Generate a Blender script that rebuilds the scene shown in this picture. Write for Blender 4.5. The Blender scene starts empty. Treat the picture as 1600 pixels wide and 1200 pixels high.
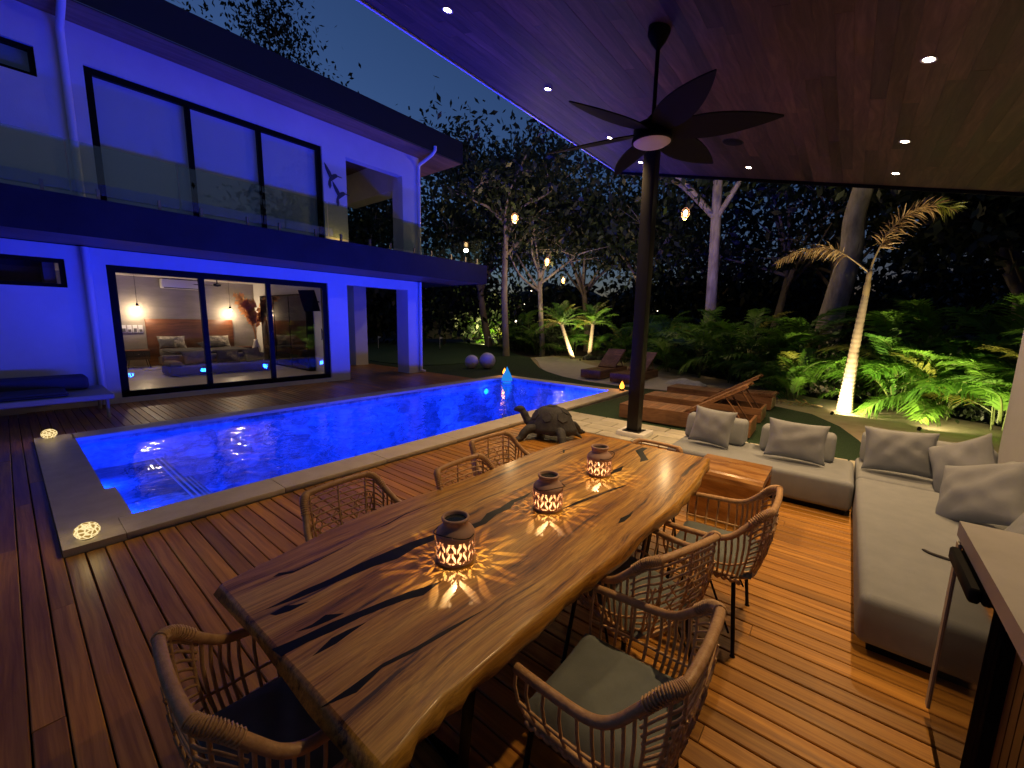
import bpy, math, random
import numpy as np
from mathutils import Vector, Matrix
R = math.radians
sc = bpy.context.scene
COL = sc.collection

# ------------------------------------------------------------------ camera
def make_camera():
    yaw, pit, rol, f = R(39.0466), R(8.6936), R(1.1283), 642.19
    F = Vector((math.cos(yaw), math.sin(yaw), 0)); Rr = Vector((math.sin(yaw), -math.cos(yaw), 0)); Z = Vector((0, 0, 1))
    fwd = F*math.cos(pit) - Z*math.sin(pit); up = F*math.sin(pit) + Z*math.cos(pit)
    r2 = Rr*math.cos(rol) + up*math.sin(rol); u2 = up*math.cos(rol) - Rr*math.sin(rol)
    cd = bpy.data.cameras.new('camera'); cam = bpy.data.objects.new('camera', cd); COL.objects.link(cam)
    m = Matrix((r2, u2, -fwd)).transposed().to_4x4(); m.translation = (0, 0, 1.75)
    cam.matrix_world = m
    cd.sensor_width = 36; cd.sensor_fit = 'HORIZONTAL'; cd.lens = 36*f/1600; cd.clip_start = .03; cd.clip_end = 1000
    sc.camera = cam
make_camera()

# ------------------------------------------------------------------ world: dusk sky, sun just under the horizon
W = bpy.data.worlds.new('World'); sc.world = W; W.use_nodes = True
nt = W.node_tree; nt.nodes.clear()
sky = nt.nodes.new('ShaderNodeTexSky'); sky.sky_type = 'NISHITA'; sky.sun_disc = False
sky.sun_elevation = R(-1.0); sky.sun_rotation = R(0); sky.ozone_density = 3.3; sky.air_density = 1.0; sky.dust_density = .3
bgn = nt.nodes.new('ShaderNodeBackground'); bgn.inputs['Strength'].default_value = 0.50
wo = nt.nodes.new('ShaderNodeOutputWorld')
nt.links.new(sky.outputs[0], bgn.inputs[0]); nt.links.new(bgn.outputs[0], wo.inputs[0])

sc.view_settings.view_transform = 'Standard'; sc.view_settings.look = 'None'
sc.view_settings.exposure = 0; sc.view_settings.gamma = 1; sc.view_settings.use_curve_mapping = False
sc.render.engine = 'CYCLES'
cy = sc.cycles
cy.use_denoising = True; cy.max_bounces = 6; cy.diffuse_bounces = 2; cy.glossy_bounces = 3; cy.use_adaptive_sampling = True; cy.adaptive_threshold = .02; cy.transmission_bounces = 4
cy.transparent_max_bounces = 24; cy.caustics_reflective = False; cy.caustics_refractive = False
cy.sample_clamp_indirect = 3.0; cy.sample_clamp_direct = 0; cy.use_light_tree = True

# ------------------------------------------------------------------ materials
MATS = {}
def nd(t, kind, **kw):
    n = t.nodes.new(kind)
    for k, v in kw.items():
        if hasattr(n, k): setattr(n, k, v)
        else: n.inputs[k.replace('_', ' ')].default_value = v
    return n
def c4(c): return (c[0], c[1], c[2], 1)
def base_mat(name):
    m = bpy.data.materials.new(name); m.use_nodes = True; MATS[name] = m
    return m, m.node_tree, m.node_tree.nodes['Principled BSDF']
def simple(name, c, rough=.5, metal=0, c2=None, nscale=6, nstretch=(1, 1, 1), bump=0, bscale=60, spec=.5, coat=0, emit=None, es=0, objrand=0, sub=0):
    m, t, p = base_mat(name)
    p.inputs['Base Color'].default_value = c4(c); p.inputs['Roughness'].default_value = rough; p.inputs['Metallic'].default_value = metal
    p.inputs['Specular IOR Level'].default_value = spec; p.inputs['Coat Weight'].default_value = coat
    if emit: p.inputs['Emission Color'].default_value = c4(emit); p.inputs['Emission Strength'].default_value = es
    if sub: p.inputs['Subsurface Weight'].default_value = sub
    if c2 or bump or objrand:
        geo = nd(t, 'ShaderNodeNewGeometry'); mp = nd(t, 'ShaderNodeMapping'); mp.inputs['Scale'].default_value = nstretch
        t.links.new(geo.outputs['Position'], mp.inputs['Vector'])
    col = None
    if c2:
        n = nd(t, 'ShaderNodeTexNoise'); n.inputs['Scale'].default_value = nscale; n.inputs['Detail'].default_value = 6; n.inputs['Roughness'].default_value = .65
        t.links.new(mp.outputs[0], n.inputs['Vector'])
        rp = nd(t, 'ShaderNodeValToRGB'); rp.color_ramp.elements[0].position = .32; rp.color_ramp.elements[1].position = .7
        rp.color_ramp.elements[0].color = c4(c); rp.color_ramp.elements[1].color = c4(c2)
        t.links.new(n.outputs['Fac'], rp.inputs[0]); col = rp.outputs[0]
    if objrand:
        oi = nd(t, 'ShaderNodeObjectInfo'); mr = nd(t, 'ShaderNodeMapRange'); mr.inputs['To Min'].default_value = 1-objrand; mr.inputs['To Max'].default_value = 1+objrand
        t.links.new(oi.outputs['Random'], mr.inputs['Value'])
        hs = nd(t, 'ShaderNodeHueSaturation')
        if col: t.links.new(col, hs.inputs['Color'])
        else: hs.inputs['Color'].default_value = c4(c)
        t.links.new(mr.outputs[0], hs.inputs['Value']); col = hs.outputs[0]
    if col: t.links.new(col, p.inputs['Base Color'])
    if bump:
        b = nd(t, 'ShaderNodeTexNoise'); b.inputs['Scale'].default_value = bscale; b.inputs['Detail'].default_value = 4
        t.links.new(mp.outputs[0], b.inputs['Vector'])
        bn = nd(t, 'ShaderNodeBump'); bn.inputs['Strength'].default_value = bump; bn.inputs['Distance'].default_value = .01
        t.links.new(b.outputs['Fac'], bn.inputs['Height']); t.links.new(bn.outputs[0], p.inputs['Normal'])
    return m
def wood(name, ramp, axis, across=28, along=1.2, rough=.45, objrand=.25, warp=.25, bump=.15, knots=True, coat=0, rvar=.15):
    """long grain along one world axis, every board shifted and toned by its own random number"""
    m, t, p = base_mat(name)
    geo = nd(t, 'ShaderNodeNewGeometry'); oi = nd(t, 'ShaderNodeObjectInfo')
    off = nd(t, 'ShaderNodeVectorMath', operation='SCALE'); cmb = nd(t, 'ShaderNodeCombineXYZ')
    for i in range(3): t.links.new(oi.outputs['Random'], cmb.inputs[i])
    t.links.new(cmb.outputs[0], off.inputs[0]); off.inputs['Scale'].default_value = 37.0 if objrand else 0
    add = nd(t, 'ShaderNodeVectorMath', operation='ADD')
    t.links.new(geo.outputs['Position'], add.inputs[0]); t.links.new(off.outputs[0], add.inputs[1])
    low = nd(t, 'ShaderNodeTexNoise'); low.inputs['Scale'].default_value = 1.3; low.inputs['Detail'].default_value = 2
    t.links.new(add.outputs[0], low.inputs['Vector'])
    lsc = nd(t, 'ShaderNodeVectorMath', operation='SCALE'); lsc.inputs['Scale'].default_value = warp
    t.links.new(low.outputs['Color'], lsc.inputs[0])
    add2 = nd(t, 'ShaderNodeVectorMath', operation='ADD'); t.links.new(add.outputs[0], add2.inputs[0]); t.links.new(lsc.outputs[0], add2.inputs[1])
    mp = nd(t, 'ShaderNodeMapping'); s = [across]*3; s['XYZ'.index(axis)] = along; mp.inputs['Scale'].default_value = s
    t.links.new(add2.outputs[0], mp.inputs['Vector'])
    g = nd(t, 'ShaderNodeTexNoise'); g.inputs['Scale'].default_value = 1; g.inputs['Detail'].default_value = 7; g.inputs['Roughness'].default_value = .62
    t.links.new(mp.outputs[0], g.inputs['Vector'])
    rp = nd(t, 'ShaderNodeValToRGB'); cr = rp.color_ramp
    while len(cr.elements) < len(ramp): cr.elements.new(.5)
    for e, (pos, c) in zip(cr.elements, ramp): e.position = pos; e.color = c4(c)
    t.links.new(g.outputs['Fac'], rp.inputs[0]); col = rp.outputs[0]
    # broad tone patches
    mp2 = nd(t, 'ShaderNodeMapping'); s2 = [across*.12]*3; s2['XYZ'.index(axis)] = along*.5; mp2.inputs['Scale'].default_value = s2
    t.links.new(add2.outputs[0], mp2.inputs['Vector'])
    g2 = nd(t, 'ShaderNodeTexNoise'); g2.inputs['Scale'].default_value = 1; g2.inputs['Detail'].default_value = 3
    t.links.new(mp2.outputs[0], g2.inputs['Vector'])
    mr2 = nd(t, 'ShaderNodeMapRange'); mr2.inputs['From Min'].default_value = .3; mr2.inputs['From Max'].default_value = .7; mr2.inputs['To Min'].default_value = .62; mr2.inputs['To Max'].default_value = 1.3
    t.links.new(g2.outputs['Fac'], mr2.inputs['Value'])
    hs = nd(t, 'ShaderNodeHueSaturation'); t.links.new(col, hs.inputs['Color'])
    if objrand:
        mr = nd(t, 'ShaderNodeMapRange'); mr.inputs['To Min'].default_value = 1-objrand; mr.inputs['To Max'].default_value = 1+objrand
        t.links.new(oi.outputs['Random'], mr.inputs['Value'])
        mu = nd(t, 'ShaderNodeMath', operation='MULTIPLY'); t.links.new(mr.outputs[0], mu.inputs[0]); t.links.new(mr2.outputs[0], mu.inputs[1])
        t.links.new(mu.outputs[0], hs.inputs['Value'])
    else: t.links.new(mr2.outputs[0], hs.inputs['Value'])
    t.links.new(hs.outputs[0], p.inputs['Base Color'])
    mr3 = nd(t, 'ShaderNodeMapRange'); mr3.inputs['To Min'].default_value = max(.05, rough-rvar); mr3.inputs['To Max'].default_value = rough+rvar
    t.links.new(g2.outputs['Fac'], mr3.inputs['Value']); t.links.new(mr3.outputs[0], p.inputs['Roughness'])
    p.inputs['Coat Weight'].default_value = coat; p.inputs['Coat Roughness'].default_value = .12
    bn = nd(t, 'ShaderNodeBump'); bn.inputs['Strength'].default_value = bump; bn.inputs['Distance'].default_value = .004
    t.links.new(g.outputs['Fac'], bn.inputs['Height']); t.links.new(bn.outputs[0], p.inputs['Normal'])
    return m
def glassy(name, tint, fres=1.45, rough=0.0, extra=0.0, ripple=0, rscale=3.0):
    """pane or water sheet: transparent with a fresnel mirror, so light from lamps behind it still passes"""
    m = bpy.data.materials.new(name); m.use_nodes = True; MATS[name] = m; t = m.node_tree; t.nodes.clear()
    o = nd(t, 'ShaderNodeOutputMaterial'); mx = nd(t, 'ShaderNodeMixShader'); tr = nd(t, 'ShaderNodeBsdfTransparent'); gl = nd(t, 'ShaderNodeBsdfGlossy')
    tr.inputs['Color'].default_value = c4(tint); gl.inputs['Roughness'].default_value = rough; gl.inputs['Color'].default_value = (1, 1, 1, 1)
    lw = nd(t, 'ShaderNodeLayerWeight'); lw.inputs['Blend'].default_value = .5
    pw = nd(t, 'ShaderNodeMath', operation='POWER'); t.links.new(lw.outputs['Facing'], pw.inputs[0]); pw.inputs[1].default_value = 5
    f0 = ((fres-1)/(fres+1))**2; fr = nd(t, 'ShaderNodeMath', operation='MULTIPLY_ADD'); t.links.new(pw.outputs[0], fr.inputs[0]); fr.inputs[1].default_value = 1-f0; fr.inputs[2].default_value = f0
    if ripple:
        geo = nd(t, 'ShaderNodeNewGeometry'); mp = nd(t, 'ShaderNodeMapping'); mp.inputs['Scale'].default_value = (1, 1, 1); mp.inputs['Rotation'].default_value = (0, 0, .6)
        t.links.new(geo.outputs['Position'], mp.inputs['Vector'])
        n = nd(t, 'ShaderNodeTexNoise'); n.inputs['Scale'].default_value = rscale; n.inputs['Detail'].default_value = 3; n.inputs['Distortion'].default_value = .6
        t.links.new(mp.outputs[0], n.inputs['Vector'])
        b = nd(t, 'ShaderNodeBump'); b.inputs['Strength'].default_value = ripple; b.inputs['Distance'].default_value = .05
        t.links.new(n.outputs['Fac'], b.inputs['Height']); t.links.new(b.outputs[0], gl.inputs['Normal']); t.links.new(b.outputs[0], lw.inputs['Normal'])
    if extra:
        a = nd(t, 'ShaderNodeMath', operation='ADD', use_clamp=True); a.inputs[1].default_value = extra
        t.links.new(fr.outputs[0], a.inputs[0]); fo = a.outputs[0]
    else: fo = fr.outputs[0]
    t.links.new(fo, mx.inputs[0]); t.links.new(tr.outputs[0], mx.inputs[1]); t.links.new(gl.outputs[0], mx.inputs[2]); t.links.new(mx.outputs[0], o.inputs[0])
    return m
def emis(name, c, s):
    m = bpy.data.materials.new(name); m.use_nodes = True; MATS[name] = m; t = m.node_tree; t.nodes.clear()
    o = nd(t, 'ShaderNodeOutputMaterial'); e = nd(t, 'ShaderNodeEmission'); e.inputs[0].default_value = c4(c); e.inputs[1].default_value = s
    t.links.new(e.outputs[0], o.inputs[0]); return m
def leafmat(name, c1, c2, trans=.35, rough=.5):
    m = bpy.data.materials.new(name); m.use_nodes = True; MATS[name] = m; t = m.node_tree; t.nodes.clear()
    o = nd(t, 'ShaderNodeOutputMaterial'); mx = nd(t, 'ShaderNodeMixShader'); tl = nd(t, 'ShaderNodeBsdfTranslucent'); p = nd(t, 'ShaderNodeBsdfPrincipled')
    geo = nd(t, 'ShaderNodeNewGeometry'); oi = nd(t, 'ShaderNodeObjectInfo')
    n = nd(t, 'ShaderNodeTexNoise'); n.inputs['Scale'].default_value = 2.2; n.inputs['Detail'].default_value = 5
    t.links.new(geo.outputs['Position'], n.inputs['Vector'])
    a = nd(t, 'ShaderNodeMath', operation='ADD'); t.links.new(n.outputs['Fac'], a.inputs[0])
    b = nd(t, 'ShaderNodeMath', operation='MULTIPLY_ADD'); t.links.new(oi.outputs['Random'], b.inputs[0]); b.inputs[1].default_value = .5; b.inputs[2].default_value = -.25
    t.links.new(b.outputs[0], a.inputs[1])
    rp = nd(t, 'ShaderNodeValToRGB'); rp.color_ramp.elements[0].position = .25; rp.color_ramp.elements[1].position = .75
    rp.color_ramp.elements[0].color = c4(c1); rp.color_ramp.elements[1].color = c4(c2)
    t.links.new(a.outputs[0], rp.inputs[0])
    t.links.new(rp.outputs[0], p.inputs['Base Color']); t.links.new(rp.outputs[0], tl.inputs['Color']); p.inputs['Roughness'].default_value = rough
    mx.inputs[0].default_value = trans
    t.links.new(p.outputs[0], mx.inputs[1]); t.links.new(tl.outputs[0], mx.inputs[2]); t.links.new(mx.outputs[0], o.inputs[0]); return m

deck_ramp = [(.22, (.18, .068, .009)), (.42, (.33, .14, .018)), (.55, (.44, .20, .028)), (.75, (.55, .28, .048))]
wood('deck_wood', deck_ramp, 'Y', across=46, along=1.1, rough=.40, objrand=.2, warp=.045, bump=.25)
wood('ceiling_wood', [(.25, (.045, .02, .012)), (.5, (.085, .042, .026)), (.7, (.135, .072, .046))], 'X', across=24, along=1.0, rough=.55, objrand=.42, bump=.1)
def table_mat():
    m, t, p = base_mat('table_wood'); geo = nd(t, 'ShaderNodeNewGeometry')
    low = nd(t, 'ShaderNodeTexNoise'); low.inputs['Scale'].default_value = 1.1; low.inputs['Detail'].default_value = 3
    t.links.new(geo.outputs['Position'], low.inputs['Vector'])
    ma = nd(t, 'ShaderNodeVectorMath', operation='MULTIPLY_ADD'); t.links.new(low.outputs['Color'], ma.inputs[0]); ma.inputs[1].default_value = (.0, .15, .1); t.links.new(geo.outputs['Position'], ma.inputs[2])
    def n(sc_, det, rough=.6):
        mp = nd(t, 'ShaderNodeMapping'); mp.inputs['Scale'].default_value = sc_; t.links.new(ma.outputs[0], mp.inputs['Vector'])
        q = nd(t, 'ShaderNodeTexNoise'); q.inputs['Scale'].default_value = 1; q.inputs['Detail'].default_value = det; q.inputs['Roughness'].default_value = rough; t.links.new(mp.outputs[0], q.inputs['Vector']); return q.outputs['Fac']
    def ramp(src, st):
        r = nd(t, 'ShaderNodeValToRGB'); cr = r.color_ramp
        while len(cr.elements) < len(st): cr.elements.new(.5)
        for e, (po_, c) in zip(cr.elements, st): e.position = po_; e.color = c4(c)
        t.links.new(src, r.inputs[0]); return r.outputs[0]
    def mul(a, b):
        x = nd(t, 'ShaderNodeMix', data_type='RGBA', blend_type='MULTIPLY'); x.inputs[0].default_value = 1; t.links.new(a, x.inputs[6]); t.links.new(b, x.inputs[7]); return x.outputs[2]
    broad = ramp(n((.45, 5.5, 5.5), 5), [(.28, (.24, .095, .012)), (.40, (.50, .235, .03)), (.50, (.70, .38, .06)), (.60, (.78, .48, .10)), (.74, (.40, .18, .023))])
    streak = ramp(n((.55, 21, 21), 7, .72), [(.36, (.07, .045, .03)), (.44, (.62, .53, .44)), (.54, (1, 1, 1)), (.66, (.50, .41, .31))])
    fine = ramp(n((3.5, 130, 130), 3), [(.3, (.62, .58, .54)), (.62, (1, 1, 1))])
    col = mul(mul(broad, streak), fine); t.links.new(col, p.inputs['Base Color'])
    p.inputs['Roughness'].default_value = .36; p.inputs['Coat Weight'].default_value = .22; p.inputs['Coat Roughness'].default_value = .16
    bn = nd(t, 'ShaderNodeBump'); bn.inputs['Strength'].default_value = .18; bn.inputs['Distance'].default_value = .004
    t.links.new(streak, bn.inputs['Height']); t.links.new(bn.outputs[0], p.inputs['Normal'])
table_mat()
wood('block_wood', [(.25, (.13, .05, .014)), (.45, (.36, .16, .04)), (.62, (.55, .29, .09)), (.8, (.3, .125, .035))], 'Y', across=14, along=.8, rough=.3, objrand=0, warp=.4, bump=.08, coat=.3)
wood('lounger_wood', [(.25, (.10, .042, .017)), (.5, (.21, .098, .042)), (.75, (.31, .165, .075))], 'Y', across=26, along=1.5, rough=.5, objrand=.2)
wood('lounger_wood_x', [(.25, (.10, .042, .017)), (.5, (.21, .098, .042)), (.75, (.31, .165, .075))], 'X', across=26, along=1.5, rough=.5, objrand=.2)
wood('soffit_wood', [(.25, (.14, .07, .04)), (.5, (.25, .13, .075)), (.75, (.36, .2, .12))], 'X', across=10, along=.7, rough=.5, objrand=0)
wood('cabinet_wood', [(.25, (.02, .006, .004)), (.5, (.05, .016, .009)), (.75, (.08, .028, .015))], 'Z', across=26, along=1.0, rough=.4, objrand=.2)
wood('bed_wood', [(.25, (.06, .018, .008)), (.5, (.13, .042, .018)), (.75, (.20, .07, .03))], 'X', across=16, along=.8, rough=.45, objrand=0)
simple('rattan', (.56, .33, .15), .45, c2=(.74, .49, .26), nscale=40, bump=.25, bscale=120, objrand=.12)
simple('rattan_wrap', (.50, .28, .125), .42, c2=(.68, .43, .22), nscale=30, nstretch=(1, 1, 1), bump=.25, bscale=90, objrand=.1)
simple('black_metal', (.008, .008, .009), .5, spec=.3)
simple('matt_black', (.005, .005, .006), .7, spec=.15)
simple('chair_cushion', (.15, .178, .18), .9, c2=(.19, .22, .22), nscale=9, bump=.3, bscale=500)
simple('sofa_fabric', (.215, .235, .265), .92, c2=(.25, .272, .305), nscale=7, bump=.35, bscale=420)
simple('pillow_fabric', (.235, .255, .29), .93, c2=(.265, .288, .325), nscale=7, bump=.4, bscale=380)
simple('white_paint', (.78, .78, .77), .75, c2=(.70, .70, .69), nscale=1.3, bump=.25, bscale=70)
simple('pipe_white', (.8, .8, .8), .35)
simple('fascia_dark', (.014, .014, .020), .5, c2=(.022, .022, .03), nscale=2, spec=.2)
simple('shaded_wall_paint', (.34, .35, .40), .8, c2=(.30, .31, .36), nscale=1.3, bump=.2, bscale=70)  # white wall paint darkened in its colour to stand in for weak light
simple('roof_dark', (.012, .012, .014), .6)
simple('frame_black', (.003, .003, .0035), .5, spec=.12)
simple('coping_stone', (.50, .44, .35), .55, c2=(.62, .56, .46), nscale=5, bump=.25, bscale=90)
simple('paver_stone', (.42, .40, .32), .7, c2=(.56, .53, .43), nscale=4, bump=.4, bscale=60, objrand=.1)
simple('turf', (.012, .035, .012), .95, c2=(.02, .055, .018), nscale=14, bump=1, bscale=260)
simple('green_turf', (.03, .075, .028), .95, c2=(.04, .095, .035), nscale=10, bump=1, bscale=260)
simple('soil', (.03, .022, .014), .95, c2=(.055, .04, .024), nscale=5, bump=1, bscale=30)
simple('sand', (.36, .29, .18), .95, c2=(.48, .40, .27), nscale=3, bump=1, bscale=45)
simple('path_stone', (.50, .46, .40), .9, c2=(.60, .56, .49), nscale=3, bump=.5, bscale=60)
simple('under_deck', (.012, .009, .007), .95)
simple('table_resin', (.004, .004, .005), .35, spec=.2)
simple('stone_turtle', (.022, .023, .026), .7, c2=(.05, .05, .055), nscale=14, bump=.8, bscale=60)
simple('white_plastic', (.7, .7, .7), .35)
simple('ball_plastic', (.62, .60, .58), .5)
simple('terracotta', (.46, .29, .225), .65, c2=(.52, .34, .265), nscale=20)
simple('lantern_inner', (.62, .5, .36), .6)
simple('solar_cell', (.02, .028, .03), .15)
simple('marble', (.36, .36, .36), .4, c2=(.27, .27, .27), nscale=2.0)
simple('stainless', (.30, .29, .28), .35, metal=1)
simple('black_glass', (.01, .01, .012), .06, spec=.45)
simple('door_trim', (.42, .40, .37), .55, metal=.6)
simple('bark', (.20, .165, .12), .9, c2=(.32, .27, .2), nscale=4, nstretch=(1, 1, .35), bump=1, bscale=14)
simple('bark_pale', (.20, .17, .125), .9, c2=(.42, .37, .28), nscale=7, nstretch=(1, 1, .3), bump=1, bscale=22)
simple('palm_trunk', (.34, .265, .18), .85, c2=(.22, .17, .115), nscale=8, bump=.6, bscale=50)
simple('frond_stem', (.10, .14, .03), .6)
simple('dead_stem', (.34, .25, .13), .7)
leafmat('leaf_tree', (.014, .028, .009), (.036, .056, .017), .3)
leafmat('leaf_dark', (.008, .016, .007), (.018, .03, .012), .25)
leafmat('leaf_palm', (.045, .14, .012), (.12, .26, .025), .35)
leafmat('leaf_yellow', (.18, .22, .03), (.30, .30, .05), .35)
leafmat('leaf_dead', (.30, .18, .075), (.46, .31, .14), .25)
leafmat('pampas', (.55, .22, .07), (.75, .40, .17), .3)
simple('cord', (.02, .02, .02), .7)
simple('daybed_pad', (.05, .055, .10), .9)
simple('daybed_base', (.35, .35, .36), .6)
simple('room_wall', (.24, .22, .20), .8, c2=(.32, .29, .265), nscale=1.6, nstretch=(1, 1, 4), bump=.3, bscale=30)
simple('room_white', (.62, .58, .54), .7)
simple('room_floor', (.42, .38, .34), .3, c2=(.5, .46, .41), nscale=1.2)
simple('bedding_dark', (.045, .042, .045), .95)
simple('bedding_grey', (.12, .115, .115), .95)
simple('bedding_pattern', (.08, .075, .07), .9, c2=(.62, .56, .48), nscale=9)
simple('blind', (.70, .76, .82), .9, c2=(.66, .72, .78), nscale=.9)
simple('bird_metal', (.05, .06, .08), .5)
simple('towel', (.6, .6, .6), .95, c2=(.42, .42, .43), nscale=14)
glassy('window_glass', (.93, .95, .96), 1.45, .0, .02)
glassy('dark_window_glass', (.5, .55, .6), 1.5, .0, .04)
glassy('rail_glass', (.80, .88, .86), 1.5, .0, .035)
glassy('water', (.40, .80, 1.0), 1.33, .02, 0, ripple=.30, rscale=4.0)
emis('bulb_warm', (1, .62, .26), 9)
emis('downlight_glow', (1, .82, .58), 60)
emis('bulb_small', (1, .84, .55), 9)
emis('lantern_bulb', (1, .74, .40), 2.0)
emis('flame_glow', (1, .30, .03), 5)
emis('drop_glow', (.02, .26, .85), .9)
emis('pool_lamp_glow', (.02, .45, 1), 4)
emis('bedlamp_glow', (1, .75, .42), 30)

# pool lining: big irregular stone slabs
def pool_mat():
    m, t, p = base_mat('pool_stone')
    geo = nd(t, 'ShaderNodeNewGeometry'); mp = nd(t, 'ShaderNodeMapping'); mp.inputs['Scale'].default_value = (1.1, 2.4, 1.6); mp.inputs['Rotation'].default_value = (0, 0, .25)
    t.links.new(geo.outputs['Position'], mp.inputs['Vector'])
    n0 = nd(t, 'ShaderNodeTexNoise'); n0.inputs['Scale'].default_value = 1.6; n0.inputs['Detail'].default_value = 3
    t.links.new(mp.outputs[0], n0.inputs['Vector'])
    mixv = nd(t, 'ShaderNodeVectorMath', operation='MULTIPLY_ADD'); t.links.new(n0.outputs['Color'], mixv.inputs[0]); mixv.inputs[1].default_value = (.9, .9, .9)
    t.links.new(mp.outputs[0], mixv.inputs[2])
    v = nd(t, 'ShaderNodeTexVoronoi'); v.inputs['Scale'].default_value = 1.0; t.links.new(mixv.outputs[0], v.inputs['Vector'])
    rp = nd(t, 'ShaderNodeValToRGB'); rp.color_ramp.elements[0].color = (.07, .085, .10, 1); rp.color_ramp.elements[1].color = (.55, .60, .65, 1)
    t.links.new(v.outputs['Color'], rp.inputs[0])
    n2 = nd(t, 'ShaderNodeTexNoise'); n2.inputs['Scale'].default_value = 3.2; n2.inputs['Detail'].default_value = 7; n2.inputs['Roughness'].default_value = .7; n2.inputs['Distortion'].default_value = 1.2
    t.links.new(mp.outputs[0], n2.inputs['Vector'])
    r2 = nd(t, 'ShaderNodeValToRGB'); r2.color_ramp.elements[0].position = .36; r2.color_ramp.elements[1].position = .62; r2.color_ramp.elements[0].color = (.35, .36, .4, 1); r2.color_ramp.elements[1].color = (1.2, 1.2, 1.2, 1)
    t.links.new(n2.outputs['Fac'], r2.inputs[0])
    ml = nd(t, 'ShaderNodeMix', data_type='RGBA', blend_type='MULTIPLY'); ml.inputs[0].default_value = 1; t.links.new(rp.outputs[0], ml.inputs[6]); t.links.new(r2.outputs[0], ml.inputs[7])
    t.links.new(ml.outputs[2], p.inputs['Base Color']); p.inputs['Roughness'].default_value = .6
pool_mat()
simple('pool_stripe', (.7, .72, .75), .5)
def crackle():
    m = bpy.data.materials.new('crackle_glow'); m.use_nodes = True; MATS['crackle_glow'] = m; t = m.node_tree; t.nodes.clear()
    o = nd(t, 'ShaderNodeOutputMaterial'); e = nd(t, 'ShaderNodeEmission'); geo = nd(t, 'ShaderNodeNewGeometry')
    v = nd(t, 'ShaderNodeTexVoronoi', feature='DISTANCE_TO_EDGE'); v.inputs['Scale'].default_value = 32
    t.links.new(geo.outputs['Position'], v.inputs['Vector'])
    rp = nd(t, 'ShaderNodeValToRGB'); rp.color_ramp.elements[0].position = .02; rp.color_ramp.elements[1].position = .22
    rp.color_ramp.elements[0].color = (1, .78, .38, 1); rp.color_ramp.elements[1].color = (.30, .17, .04, 1)
    t.links.new(v.outputs['Distance'], rp.inputs[0]); t.links.new(rp.outputs[0], e.inputs[0]); e.inputs[1].default_value = 1.25
    t.links.new(e.outputs[0], o.inputs[0])
crackle()

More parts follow.
